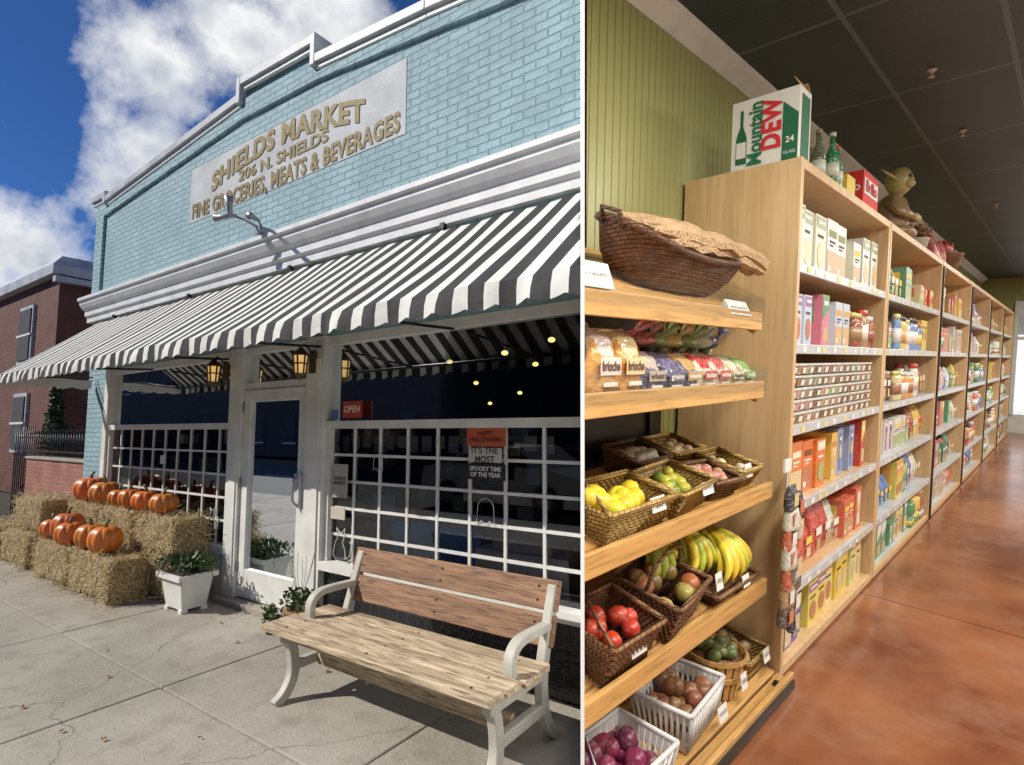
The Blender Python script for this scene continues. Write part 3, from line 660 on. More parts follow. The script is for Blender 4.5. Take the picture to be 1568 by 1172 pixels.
def lab(b,a0,a1,l,z0,z1,c,mt='carton'):
    b.quad([(a0,l,z0),(a1,l,z0),(a1,l,z1),(a0,l,z1)],mt,c)
def front(b,a0,w,l,z0,h,c,style,lc,l2):
    X=lambda u:a0+w*u; Zf=lambda v:z0+h*v
    ink=(.08,.05,.04) if sum(c)>1.4 else (.75,.72,.62)
    if style==0:
        lab(b,X(.04),X(.96),l,Zf(.78),Zf(.97),lc); lab(b,X(.16),X(.84),l-.001,Zf(.85),Zf(.91),(.8,.78,.7),'flat')
        b.quad([(X(.5+.33*math.cos(k*PI/6)),l-.001,Zf(.33+.22*math.sin(k*PI/6))) for k in range(12)],'carton',l2)
        lab(b,X(.15),X(.75),l,Zf(.62),Zf(.67),ink,'flat')
    elif style==1:
        lab(b,X(.0),X(1),l,Zf(.06),Zf(.46),l2); lab(b,X(.12),X(.88),l,Zf(.70),Zf(.82),lc,'flat'); lab(b,X(.2),X(.8),l,Zf(.60),Zf(.64),ink,'flat'); lab(b,X(.2),X(.6),l,Zf(.54),Zf(.57),ink,'flat'); lab(b,X(.1),X(.35),l-.001,Zf(.1),Zf(.2),(.8,.78,.72),'flat')
    elif style==2:
        b.quad([(X(0),l,Zf(.5)),(X(1),l,Zf(.75)),(X(1),l,Zf(1)),(X(0),l,Zf(1))],'carton',lc); lab(b,X(.15),X(.8),l-.001,Zf(.80),Zf(.88),(.8,.78,.7),'flat'); lab(b,X(.2),X(.85),l,Zf(.1),Zf(.38),l2)
    else:
        lab(b,X(.25),X(.75),l,Zf(.1),Zf(.9),lc); b.quad([(X(.5+.2*math.cos(k*PI/5)),l-.001,Zf(.5+.16*math.sin(k*PI/5))) for k in range(10)],'carton',l2); lab(b,X(.3),X(.7),l-.001,Zf(.74),Zf(.81),ink,'flat')
LC=[(.75,.35,.05),(.1,.3,.12),(.7,.12,.08),(.1,.2,.5),(.8,.6,.1),(.35,.12,.35),(.6,.25,.1)]
L2=[(.65,.42,.18),(.55,.3,.12),(.7,.55,.3),(.75,.6,.15),(.5,.18,.08),(.35,.45,.15)]
def boxes(name,a0,a1,z,pal,w=(.13,.17),h=(.24,.3),dep=.22,l0=1.02,run=3,lcs=None,styles=(0,1,2,3)):
    b=MB(name,'R'); a=a0; n=0; ww=.1
    while a+ww<a1:
        if n<=0: c=random.choice(pal); n=random.randint(1,run); ww=R(*w); hh=R(*h); st=random.choice(styles); lc=random.choice(lcs or (LC if sum(c)>1.0 else [(.8,.78,.7),(.8,.6,.1)])); l2=random.choice(L2)
        if a+ww>a1: break
        l=l0+R(0,.025)+(R(.05,.1) if random.random()<.08 else 0)
        cc=jit(c,.06); b.box(a+.003,a+ww-.003,l,l+dep,z+.001,z+hh,'carton',cc)
        front(b,a+.006,ww-.012,l-.0015,z,hh,c,st,lc,l2)
        b.quad([(a+.001,l+dep*.2,z+hh*.45),(a+.001,l+dep*.8,z+hh*.45),(a+.001,l+dep*.8,z+hh*.85),(a+.001,l+dep*.2,z+hh*.85)],'carton',lc)
        a+=ww+R(.001,.010); n-=1
    b.done(bevel=.0015)
def bag(b,a,l,z,w,d,h,c,mt='film',rot=0,sq=.35):
    vs=[];fs=[];nn=10; m_=16
    for i in range(nn+1):
        t=i/nn; k=min(1,(1-t)*2.2)**.7*min(1,.75+t*2); dd=d*max(.05,k); w2=w*(.96+.04*math.cos(t*6))
        for j in range(m_):
            an=2*PI*j/m_; x=w2/2*math.copysign(abs(math.cos(an))**sq,math.cos(an)); y=dd/2*math.copysign(abs(math.sin(an))**.6,math.sin(an))
            v=Vector((x,y,t*h)); v*=1+.06*noise.noise(v*22+Vector((a*9,l,z))); v.rotate(Matrix.Rotation(rot,3,'Z')); vs.append((a+v.x,l+v.y,z+v.z))
    for i in range(nn):
        for j in range(m_): fs.append((i*m_+j,i*m_+(j+1)%m_,(i+1)*m_+(j+1)%m_,(i+1)*m_+j))
    b.add(vs,fs,mt,c,True)
def bags(name,a0,a1,z,pal,w=(.12,.17),h=(.2,.3),run=3):
    b=MB(name,'R'); a=a0; n=0
    while True:
        if n<=0: c=random.choice(pal); n=random.randint(1,run); ww=R(*w); hh=R(*h); lc=random.choice([(.8,.78,.7),(.8,.6,.1),(.7,.1,.05),(.8,.78,.7)]); l2=random.choice(L2)
        if a+ww>a1: break
        bag(b,a+ww/2,1.11+R(0,.02),z+.001,ww,.13,hh,jit(c,.08),rot=R(-.08,.08)); y=1.038
        lab(b,a+ww*.2,a+ww*.8,y,z+hh*.45,z+hh*.62,lc,'flat'); lab(b,a+ww*.3,a+ww*.7,y,z+hh*.15,z+hh*.38,l2)
        a+=ww+.004; n-=1
    b.done()
def jars(name,a0,a1,z,pal,r=(.03,.042),h=(.12,.2),lid=None):
    b=MB(name,'R'); a=a0; n=0
    while True:
        if n<=0: c=random.choice(pal); n=random.randint(2,4); rr=R(*r); hh=R(*h); lc=lid or random.choice([(.7,.6,.2),(.05,.05,.05),(.7,.7,.7),(.6,.05,.03)]); bc=random.choice(pal+[(.75,.7,.6)])
        if a+2*rr>a1: break
        for l in(1.04,1.14):
            b.lathe((a+rr,l,z+.001),[(rr*.95,0),(rr,.01),(rr,hh*.75),(rr*.7,hh*.86)],'film',12,jit(c)); b.lathe((a+rr,l,z+.001),[(rr*.75,hh*.86),(rr*.75,hh)],'film',12,lc)
            b.lathe((a+rr,l,z+.001),[(rr*1.02,hh*.2),(rr*1.02,hh*.6)],'carton',12,bc)
            if hh<.14: 
                b.lathe((a+rr,l,z+hh+.003),[(rr*.95,0),(rr,.01),(rr,hh*.9),(rr*.9,hh)],'carton',12,jit(c))
        a+=2*rr+.006; n-=1
    b.done()
a0,a1=2.94,4.62
boxes('cracker_boxes',a0,a1,2.0,[(.74,.70,.58),(.75,.72,.65),(.76,.74,.7),(.7,.52,.15)],(.16,.19),(.27,.33),lcs=[(.75,.3,.05),(.8,.55,.08),(.6,.2,.08),(.25,.3,.12)],styles=(0,1))
boxes('snack_boxes',a0,a0+1.1,1.6,[(.65,.2,.3),(.72,.7,.68),(.55,.62,.7),(.7,.65,.55)],(.11,.15),(.26,.31)); jars('spice_jars',a0+1.12,a1,1.6,[(.3,.06,.02),(.35,.2,.08)],h=(.2,.28))
b=MB('plastic_tubs','R')
for k in range(5):
    a=a0+.01
    while a+.125<a1:
        z=1.191+k*.064; x=a+R(-.006,.006)
        b.hexa([(x+.012,1.02,z),(x+.108,1.02,z),(x+.108,1.13,z),(x+.012,1.13,z),(x,1.01,z+.045),(x+.12,1.01,z+.045),(x+.12,1.14,z+.045),(x,1.14,z+.045)],'film',jit(random.choice([(.30,.15,.06),(.42,.26,.12),(.55,.42,.26)]),.25))
        b.box(x-.003,x+.123,1.005,1.143,z+.046,z+.058,'film',(.66,.66,.62)); u=R(.02,.05); b.quad([(x+u,1.010,z+.008),(x+u+.05,1.010,z+.008),(x+u+.05,1.005,z+.036),(x+u,1.005,z+.036)],'flat',(.78,.76,.7))
        a+=.132
b.done(bevel=.002)
boxes('baking_mix_boxes',a0,a0+.85,.78,[(.75,.17,.02),(.70,.22,.03)],(.16,.19),(.27,.31),run=2,styles=(0,1),lcs=[(.2,.08,.04),(.78,.7,.5)]); boxes('baking_mix_boxes',a0+.87,a1,.78,[(.55,.05,.03),(.7,.68,.6),(.75,.5,.08),(.65,.6,.5),(.3,.35,.5)],(.09,.13),(.24,.33))
bags('coffee_bags',a0,a0+.42,.34,[(.02,.10,.05),(.03,.13,.06)],(.15,.19),(.27,.32)); bags('snack_bags',a0+.44,a0+1.15,.34,[(.6,.05,.03),(.72,.7,.66),(.68,.66,.62),(.55,.08,.05)],(.13,.18),(.25,.31),run=2); boxes('snack_boxes',a0+1.16,a1,.34,[(.65,.12,.05),(.7,.45,.1)],(.12,.16),(.24,.3))
boxes('candy_boxes',a0,a0+.5,-.04,[(.16,.04,.35),(.6,.04,.04),(.10,.05,.3)],(.09,.13),(.22,.30),run=1); boxes('cereal_boxes',a0+.51,a1,-.04,[(.78,.58,.05),(.8,.62,.1),(.75,.65,.3)],(.13,.18),(.25,.32),run=2)
pals=[[(.7,.12,.06),(.75,.73,.7),(.1,.2,.5),(.75,.55,.1)],[(.75,.72,.65),(.7,.6,.3),(.1,.3,.15)],[(.6,.06,.04),(.75,.4,.1),(.7,.7,.68),(.05,.2,.1)],[(.2,.3,.55),(.72,.7,.66),(.6,.1,.1)],[(.75,.55,.1),(.65,.3,.08),(.35,.15,.07)],[(.7,.68,.62),(.3,.5,.3),(.7,.2,.15)]]
for ui,(x0,x1) in enumerate(units[1:],1):
    x0+=.05;x1-=.05
    for zi,z in enumerate(Z):
        p=pals[(ui*2+zi)%6]+pals[(ui+zi*3)%6]; xs=[x0,x0+(x1-x0)*R(.25,.4),x0+(x1-x0)*R(.6,.75),x1]
        for q in range(3):
            k=random.choice([0,0,0,1,1,2,3]); q0,q1=xs[q],xs[q+1]-.01
            if k==0: boxes('pasta_boxes',q0,q1,z,p,(.08,.15),(.18,.32),run=4)
            elif k==1: bags('rice_bags' if zi>3 else 'snack_bags',q0,q1,z,p,(.10,.15))
            elif k==2: jars('canned_goods',q0,q1,z,p,(.035,.05),(.10,.135),(.6,.6,.6))
            else: jars('condiment_bottles',q0,q1,z,p,(.03,.04),(.2,.3))
# things on top of the shelving
b=MB('soda_carton','R'); T0,T1,l0,l1=2.90,3.06,1.0,1.33; zt=2.85
b.box(T0,T1,l0,l1,2.501,zt,'flat',(.74,.73,.69))
b.quad([(T0-.004,1.305,2.53),(T0-.004,1.25,2.53),(T0-.004,1.25,2.66),(T0-.004,1.27,2.72),(T0-.004,1.27,2.80),(T0-.004,1.285,2.80),(T0-.004,1.285,2.72),(T0-.004,1.305,2.66)],'flat',(.01,.12,.05))
b.quad([(T0-.006,1.302,2.56),(T0-.006,1.253,2.56),(T0-.006,1.253,2.64),(T0-.006,1.302,2.64)],'flat',(.7,.7,.65))
b.quad([(T0-.003,1.075,2.503),(T0-.003,1.002,2.503),(T0-.003,1.002,2.72),(T0-.003,1.075,2.79)],'flat',(.01,.13,.06))
b.text('Mountain',(T0-.005,1.205,2.67),(0,0,1),(0,1,0),.31,'flat',size=.10,bold=.03,col=(.01,.16,.07))
b.text('DEW',(T0-.005,1.125,2.70),(0,0,1),(0,1,0),.25,'flat',size=.13,bold=.04,col=(.62,.02,.03))
b.text('24',(T0-.006,1.038,2.60),(0,-1,0),(0,0,1),.04,'flat',bold=.02,col=(.8,.8,.75)); b.text('GLASS',(T0-.006,1.038,2.54),(0,-1,0),(0,0,1),.055,'flat',col=(.8,.8,.75))
b.quad([(T0+.03,l0-.002,2.52),(T1-.02,l0-.002,2.52),(T1-.02,l0-.002,zt-.03),(T0+.03,l0-.002,zt-.03)],'flat',(.02,.14,.07))
b.hexa([(T1-.005,l0,zt),(T1,l0,zt),(T1,l1,zt),(T1-.005,l1,zt),(T1-.03,l0+.01,zt+.05),(T1-.025,l0+.01,zt+.05),(T1-.025,l1-.01,zt+.05),(T1-.03,l1-.01,zt+.05)],'kraft'); b.hexa([(T0,l0,zt),(T1,l0,zt),(T1,l0+.004,zt),(T0,l0+.004,zt),(T0+.01,l0+.03,zt+.05),(T1-.01,l0+.03,zt+.05),(T1-.01,l0+.034,zt+.05),(T0+.01,l0+.034,zt+.05)],'kraft')
b.done()
def bottle(a,l,z,h,c,cap):
    b=MB('glass_bottle','R'); r=h*.13; b.lathe((a,l,z),[(r*.9,0),(r,.01),(r,h*.5),(r*.8,h*.6),(r*.38,h*.75),(r*.34,h*.95)],'film',16,c); b.lathe((a,l,z),[(r*.45,h*.93),(r*.45,h)],'film',12,cap); b.lathe((a,l,z),[(r*1.02,h*.18),(r*1.02,h*.42)],'carton',16,(.6,.6,.5)); b.done()
bottle(3.42,1.07,2.5,.30,(.10,.12,.07),(.3,.25,.1)); bottle(3.52,1.03,2.5,.30,(.02,.18,.06),(.6,.6,.5)); bottle(3.62,1.03,2.5,.25,(.03,.22,.07),(.6,.1,.05)); bottle(3.47,1.2,2.5,.28,(.02,.14,.06),(.6,.6,.5))
b=MB('baking_soda_box','R'); b.box(3.80,3.96,1.02,1.12,2.5,2.64,'carton',(.75,.58,.04)); b.done(bevel=.003)
b=MB('soap_pad_box','R'); b.box(4.06,4.42,1.0,1.18,2.5,2.72,'flat',(.62,.03,.03)); lab(b,4.08,4.40,.998,2.58,2.68,(.75,.74,.7),'flat'); b.text('Brillo',(4.24,.995,2.63),(1,0,0),(0,0,1),.26,'flat',size=.1,bold=.03,col=(.5,.02,.03)); b.text('Brillo',(4.057,1.09,2.62),(0,-1,0),(0,0,1),.15,'flat',bold=.03,col=(.8,.8,.75)); b.done()
b=MB('goblin_statue','R'); c=(.40,.33,.13); ca,cl=5.5,1.14; z=2.5; K_=.85
def gp(x,y,zz): return (ca+x*K_,cl+y*K_,z+zz*K_)
def gr(*r): return tuple(q*K_ for q in r)
b.ell(gp(0,0,.22),gr(.17,.15,.24),'skin',(.26,.16,.08),jit=.1); b.ell(gp(0,-.02,.07),gr(.22,.19,.08),'skin',(.24,.15,.06),jit=.15)
b.ell(gp(-.02,-.05,.56),gr(.13,.12,.135),'skin',c,jit=.08); b.ell(gp(-.05,-.13,.52),gr(.06,.06,.045),'skin',c); b.ell(gp(-.08,-.155,.555),gr(.02,.03,.02),'skin',c)
for sg in(-1,1): b.tube([gp(-.02+sg*.09,-.04,.57),gp(sg*.2,0,.60),gp(sg*.31,.04,.63)],[.043,.038,.005],'skin',8,c,flat=.4); b.ell(gp(-.04+sg*.045,-.15,.585),.015,'skin',(.03,.03,.02)); b.tube([gp(sg*.15,0,.36),gp(sg*.2,-.1,.24),gp(sg*.06,-.19,.20)],[.043,.038,.026],'skin',8,(.28,.18,.08)); b.ell(gp(sg*.05,-.2,.2),.03,'skin',c)
b.tube([gp(0,-.02,.38),gp(0,-.03,.48)],.05,'skin',8,c)
b.done()
b=MB('potted_plant','R'); b.lathe((6.4,1.12,2.5),[(.07,0),(.10,.14),(.11,.15),(.09,.15)],'flat',14,(.55,.5,.42)); leaves(b,(6.4,1.12,2.70),(.13,.13,.07),120,.06,'deadleaf'); b.done()
b=MB('gift_basket','R'); b.lathe((8.0,1.15,2.5),[(.14,0),(.2,.2),(.21,.21),(.17,.21)],'bwick',16); leaves(b,(8.0,1.15,2.78),(.16,.16,.06),40,.07,'deadleaf'); b.ell((8.0,1.15,2.78),.1,'skin',(.5,.08,.05)); b.done()
for i in range(4): bag_=MB('tote_bag','R'); bag(bag_,7.1+i*.18,1.12,2.5,.16,.12,R(.25,.34),random.choice([(.6,.3,.1),(.2,.3,.5),(.6,.55,.4),(.5,.1,.1)])); bag_.done()

# produce rack
K=empty('produce_rack','R'); b=MB('rack_shelves','R',parent=K)
RS=[(1.71,2.50,1.0,.31),(1.41,2.55,1.0,.13),(.93,2.70,1.0,.12),(.47,2.68,1.0,.12),(-.03,2.86,.92,.08)]
LBk=1.50
for z,ae,lf,rise in RS:
    b.box(1.1,ae,lf-.022,lf,z-.055,z+.02,'oak')
    n=9; w=(LBk-lf)/n
    for i in range(n):
        q0=lf+.004+i*w; q1=q0+w-.012; y0=z-.02+rise*(i/n); y1=z-.02+rise*((i+.8)/n)
        b.hexa([(1.1,q0,y0-.018),(ae,q0,y0-.018),(ae,q1,y1-.018),(1.1,q1,y1-.018),(1.1,q0,y0),(ae,q0,y0),(ae,q1,y1),(1.1,q1,y1)],'oak')
    b.hexa([(ae-.03,lf,z-.075),(ae-.002,lf,z-.075),(ae-.002,LBk,z+rise-.075),(ae-.03,LBk,z+rise-.075),(ae-.03,lf,z-.04),(ae-.002,lf,z-.04),(ae-.002,LBk,z+rise-.04),(ae-.03,LBk,z+rise-.04)],'oak')
b.done(bevel=.003)
b=MB('rack_frame','R',parent=K)
b.box(2.46,2.50,1.50,1.54,FZ,2.0,'black')
b.box(1.2,2.6,1.52,1.54,FZ,1.9,'black'); b.box(1.3,2.84,.885,.897,-.075,-.035,'black')
for a in(2.76,1.9):
    b.tube([(a,.925,FZ+.035),(a,.955,FZ+.035)],.033,'black',14); b.box(a-.012,a+.012,.925,.955,FZ+.03,-.088,'metal')
b.done()
b=MB('acrylic_guard','R',parent=K)
for z,ae,lf,rise in RS[:2]:
    b.box(1.1,ae,lf-.03,lf-.026,z-.02,z+.08,'acryl'); b.hexa([(ae,lf-.03,z-.02),(ae+.004,lf-.03,z-.02),(ae+.004,1.3,z+rise*.6-.02),(ae,1.3,z+rise*.6-.02),(ae,lf-.03,z+.08),(ae+.004,lf-.03,z+.08),(ae+.004,1.3,z+rise*.6+.08),(ae,1.3,z+rise*.6+.08)],'acryl')
b.done()
def rz(i,l): z,ae,lf,rise=RS[i]; return z-.02+rise*(l-lf)/(LBk-lf)+.004
def basket(name,a,l,i,w,d,h,m,ang=0,k=.03,z=None,fill=None,handle=False):
    b=MB(name,'R'); z0=rz(i,l-d/2) if z is None else z
    tilt=math.atan2(RS[i][3],LBk-RS[i][2]) if z is None else 0
    RR=Matrix.Rotation(ang,3,'Z'); TT=Matrix.Rotation(tilt,3,'X'); piv=Vector((a,l-d/2,z0))
    def tr(x,y,zz): v=Vector((x,y,zz)); v.rotate(RR); v.y+=d/2; v.rotate(TT); return piv+v
    def wall(x0,y0,x1,y1):
        n=12; rows=9; vs=[];fs=[]
        for r in range(rows+1):
            t=r/rows; e=1-(k/(max(w,d)/2))*(1-t)
            for q in range(n*2+1):
                s_=q/(n*2); x=(x0+(x1-x0)*s_)*e; y=(y0+(y1-y0)*s_)*e; nn=Vector((y1-y0,-(x1-x0),0)).normalized(); o=.005*(1 if (q+r)%2 else -1); vs.append(tr(x+nn.x*o,y+nn.y*o,t*h))
        N_=n*2+1
        for r in range(rows):
            for q in range(n*2): fs.append((r*N_+q,r*N_+q+1,(r+1)*N_+q+1,(r+1)*N_+q))
        b.add(vs,fs,m,None,False)
    W2,D2=w/2,d/2; cs=[(-W2,-D2),(W2,-D2),(W2,D2),(-W2,D2)]
    for q in range(4): wall(*cs[q],*cs[(q+1)%4])
    b.quad([tr(-W2+k,-D2+k,.004),tr(W2-k,-D2+k,.004),tr(W2-k,D2-k,.004),tr(-W2+k,D2-k,.004)],m)
    rim=[tr(x,y,h) for x,y in cs]+[tr(*cs[0],h)]
    for q in range(4): b.tube([rim[q],rim[q+1]],.011,m,6)
    if handle: b.tube([tr(-W2,0,h),tr(-W2*.8,0,h+.09),tr(0,0,h+.13),tr(W2*.8,0,h+.09),tr(W2,0,h)],.008,m,6)
    b.done()
    if fill:
        fn,cols,r,cnt=fill; b=MB(fn,'R')
        for q in range(cnt):
            x=R(-1,1)*(W2-r-.01); y=R(-1,1)*(D2-r-.01); rr=r*R(.85,1.1); zz=h*.72+R(-.3,.6)*r
            rot=Matrix.Rotation(R(0,3),3,'Z')@Matrix.Rotation(R(0,1),3,'X'); c_=jit(random.choice(cols),.12)
            b.ell(tr(x,y,zz),(rr*1.15,rr,rr),'skin',c_,rot=rot,jit=.08)
            if fn in('garlic_bulbs','onions','red_onions','shallots','lemons'): v=rot@Vector((rr*1.1,0,0)); p=Vector(tr(x,y,zz)); b.tube([p+v*.85,p+v*1.35],[rr*.3,.002],'skin',6,c_)
        b.done()
def tag(a,l,z,t='',w=.09,h=.05):
    b=MB('price_tag','R'); b.hexa([(a,l,z),(a+w,l,z),(a+w,l+.002,z),(a,l+.002,z),(a,l+.012,z+h),(a+w,l+.012,z+h),(a+w,l+.014,z+h),(a,l+.014,z+h)],'paper')
    if t: b.text(t,(a+w/2,l+.003,z+h*.55),(1,0,0),(0,.2,1),w*.8,'ink',size=h*.36)
    b.done()
basket('wicker_basket',1.62,1.13,2,.40,.22,.12,'wick',fill=('lemons',[(.8,.62,.03),(.78,.55,.02)],.035,20))
basket('wicker_basket',2.02,1.14,2,.33,.22,.11,'wick',.1,fill=('limes',[(.18,.32,.03),(.5,.45,.05)],.028,12))
basket('wicker_basket',2.32,1.13,2,.24,.20,.09,'bwick',-.1,fill=('shallots',[(.5,.2,.16),(.55,.28,.2)],.024,30))
basket('wicker_basket',2.57,1.16,2,.22,.24,.10,'wick',fill=('garlic_bulbs',[(.66,.6,.42)],.024,6))
basket('wicker_basket',2.12,1.38,2,.26,.2,.11,'dwick',fill=('garlic_bulbs',[(.62,.58,.48)],.028,16)); basket('wicker_basket',2.44,1.38,2,.26,.2,.11,'wick',fill=('ginger_roots',[(.5,.36,.2)],.028,14))
tag(1.66,.99,1.0,'LEMON\n$.99'); tag(2.05,1.0,.99,'LIMES'); tag(2.50,1.02,.99,'GARLIC',.07,.06)
basket('splint_basket',1.56,1.12,3,.30,.24,.17,'bwick',fill=('tomatoes',[(.5,.05,.02)],.035,8)); basket('splint_basket',1.96,1.16,3,.34,.28,.17,'bwick',.15,fill=('apples',[(.35,.2,.06),(.42,.14,.06),(.4,.35,.08)],.036,12),handle=True)
basket('wicker_tray',2.44,1.18,3,.42,.32,.06,'bwick'); tag(1.55,.985,.53,'TOMATOES'); tag(2.2,1.0,.56,'APPLES',.06,.07); tag(2.46,.995,.50,'BANANA',.07,.05)
b=MB('banana_bunch','R')
for ga,gl,gz,g_ in((2.40,1.20,.72,0),(2.25,1.28,.76,1),(2.08,1.36,.76,1),(2.53,1.24,.70,0)):
    for i in range(8):
        ph=-1.0+2.0*i/7; yl=random.random()<(.75 if not g_ else .2); col=jit((.80,.64,.05) if yl else (.48,.56,.06),.08); path=[];rad=[]
        for k in range(9):
            t=k/8; r_=.22*t; path.append((ga+math.sin(ph)*r_*.62,gl-.03-.15*math.sin(t*PI*.62)-.03*abs(math.cos(ph))+(.05 if i%2 else 0),gz+.02-.175*t**1.5)); rad.append([.008,.010,.017,.020,.0205,.020,.018,.012,.005][k])
        b.tube(path,rad,'skin',7,col); b.ell(path[-1],.006,'skin',(.06,.05,.03),8,5)
    b.ell((ga,gl-.02,gz+.02),.018,'skin',(.25,.22,.05))
b.done()
def crate(a,l,w,d,h,z,ang,fn,cols):
    b=MB('white_plastic_basket','R'); c=(.72,.72,.71); RR=Matrix.Rotation(ang,3,'Z')
    def tr(x,y,zz): return Vector((a,l,z))+RR@Vector((x,y,zz))
    cs=[(-w/2,-d/2),(w/2,-d/2),(w/2,d/2),(-w/2,d/2)]
    for q in range(4):
        (x0,y0),(x1,y1)=cs[q],cs[(q+1)%4]
        for zz0,zz1 in((0,.03),(h-.05,h)): 
            e0=.82+.18*zz0/h;e1=.82+.18*zz1/h; nn=Vector((y1-y0,-(x1-x0),0)).normalized()*.006
            b.hexa([tr(x0*e0,y0*e0,zz0),tr(x1*e0,y1*e0,zz0),tr(x1*e0-nn.x,y1*e0-nn.y,zz0),tr(x0*e0-nn.x,y0*e0-nn.y,zz0),tr(x0*e1,y0*e1,zz1),tr(x1*e1,y1*e1,zz1),tr(x1*e1-nn.x,y1*e1-nn.y,zz1),tr(x0*e1-nn.x,y0*e1-nn.y,zz1)],'flat',c)
        for k in range(11):
            t=k/10; x=x0+(x1-x0)*t; y=y0+(y1-y0)*t; b.tube([tr(x*.82,y*.82,.01),tr(x*.995,y*.995,h-.01)],.0085,'flat',4,c)
        b.tube([tr(x0,y0,h),tr(x1,y1,h)],.010,'flat',6,c)
    b.quad([tr(x*.82,y*.82,.005) for x,y in cs],'flat',c); b.done()
    b=MB(fn,'R')
    for q in range(26):
        b.ell(tr(R(-.8,.8)*w/2*.8,R(-.8,.8)*d/2*.8,h*.35+R(0,.09)),R(.035,.045),'skin',jit(random.choice(cols)),jit=.12)
    b.done()
crate(1.60,1.08,.42,.26,.17,rz(4,.98),.0,'red_onions',[(.16,.02,.06),(.22,.03,.08)])
crate(2.12,1.12,.36,.26,.18,rz(4,1.02),.1,'sweet_potatoes',[(.28,.12,.06)])
b=MB('bushel_basket','R'); z=rz(4,1.0)+.01
b.lathe((2.47,1.12,z),[(.09,0),(.12,.15),(.125,.17)],'bwick',20)
for k in range(20): t=2*PI*k/20; b.hexa([(2.47+r*math.cos(t+dt),1.12+r*math.sin(t+dt),z+q) for q,r0 in((.0,.093),(.19,.128)) for r,dt in((r0,-.12),(r0,.12),(r0+.004,.12),(r0+.004,-.12))],'oak')
for zz in(.09,.175):
    vs=[];rr=.093+.035*zz/.19+.006
    for k in range(24):
        t=2*PI*k/24
        for r_,dz in((rr,0),(rr+.006,0),(rr+.008,.022),(rr+.002,.022)): vs.append((2.47+r_*math.cos(t),1.12+r_*math.sin(t),z+zz+dz))
    b.add(vs,[(k*4+q,k*4+(q+1)%4,((k+1)%24)*4+(q+1)%4,((k+1)%24)*4+q) for k in range(24) for q in range(4)],'oak')
for q in range(24): t=R(0,6.28); r_=R(0,.085); b.ell((2.47+r_*math.cos(t),1.12+r_*math.sin(t),z+.17+R(0,.05)),(.028,.028,.042),'skin',jit(random.choice([(.20,.20,.05),(.13,.16,.05)])),jit=.08,rot=Matrix.Rotation(R(0,1.4),3,'X'))
b.done()
basket('wicker_basket',2.72,1.16,4,.24,.26,.11,'wick',fill=('ginger_roots',[(.5,.36,.2)],.03,14)); tag(2.16,.95,.03,'POTATOES',.08,.06); tag(2.40,.96,.06,'PEARS',.06,.07); tag(2.70,.98,.06,'GINGER',.07,.06); tag(1.62,.93,.02,'RED ONION\n$1.15',.12,.06)
# shelf 2: bread bags (loaf-shaped, printed film, gathered neck at the back)
b=MB('bread_bags','R'); x=1.36
def loaf(cx,cy,w,dp,h,c,c2,txt):
    zz=rz(1,cy-dp/2); n1,n2=16,22; vs=[];fs=[]; sh=noise.noise(Vector((cx*3,cy,h)))*.02
    for i in range(n1+1):
        u=i/n1*2-1; k=max(0,1-abs(u)**6)**.5 if u<0 else max(0,1-abs(u)**3)**.5
        for j in range(n2):
            t=2*PI*j/n2; ct,st_=math.cos(t),math.sin(t); y=math.copysign(abs(ct)**.42,ct)*w/2*max(.55 if u<0 else .12,k); z_=(math.copysign(abs(st_)**.5,st_)*.5+.5)*h*max(.7 if u<0 else .25,k)
            cr=noise.noise(Vector((cx*9+y*55,u*6+cy*5,z_*45)))*.010+noise.noise(Vector((y*120,u*14,z_*100+cx)))*.004
            vs.append((cx+y+(cr+sh)*(1 if y>0 else -1),cy+u*dp/2+cr,zz+z_+cr+.25*(u*dp/2+dp/2)))
    k0=len(b.fc)
    for i in range(n1):
        for j in range(n2): fs.append((i*n2+j,i*n2+(j+1)%n2,(i+1)*n2+(j+1)%n2,(i+1)*n2+j))
    fs.append(tuple(range(n2)))
    b.add(vs,fs,'film',c,True)
    for q in range(k0,len(b.fc)-1):
        i=(q-k0)//n2; j=(q-k0)%n2
        if i in(3,4,5,10,11) or (j in(4,5,6) and i<9): b.col[q]=c2
    y=cy-dp/2-.012
    lab(b,cx-w*.36,cx+w*.36,y,zz+h*.38,zz+h*.66,c2,'flat')
    if txt: b.text(txt,(cx,y-.003,zz+h*.52),(1,0,0),(0,0,1),w*.62,'flat',size=h*.22,bold=.03,col=(.8,.76,.66) if sum(c2)<1.1 else (.12,.06,.04))
    lab(b,cx-w*.25,cx+w*.25,y,zz+h*.20,zz+h*.27,(.75,.72,.62),'flat')
    p=Vector((cx,cy+dp*.45,zz+h*.6)); b.tube([p,p+Vector((R(-.03,.03),.02,.05)),p+Vector((R(-.05,.05),.03,.10))],[.03,.010,.04],'film',8,c)
for i,(w,h,c,c2,tx) in enumerate([(.15,.20,(.68,.38,.10),(.70,.62,.5),'brioche'),(.15,.20,(.62,.32,.07),(.75,.6,.3),'brioche'),(.145,.13,(.10,.09,.16),(.45,.40,.30),'wheat'),(.145,.12,(.08,.08,.14),(.14,.12,.25),'grains'),(.145,.12,(.12,.10,.15),(.5,.3,.12),'seeds'),(.14,.12,(.62,.55,.43),(.50,.05,.06),'italian'),(.14,.12,(.6,.5,.36),(.5,.08,.08),'white'),(.14,.11,(.55,.42,.2),(.62,.6,.52),'bagels'),(.13,.11,(.58,.48,.26),(.2,.38,.10),'rolls')]):
    loaf(x+w/2,1.13,w,.2,h,jit(c,.1),jit(c2,.1),tx); loaf(x+w/2+.02,1.34,w,.2,h,jit(c,.1),jit(c2,.1),None)
    x+=w*.93
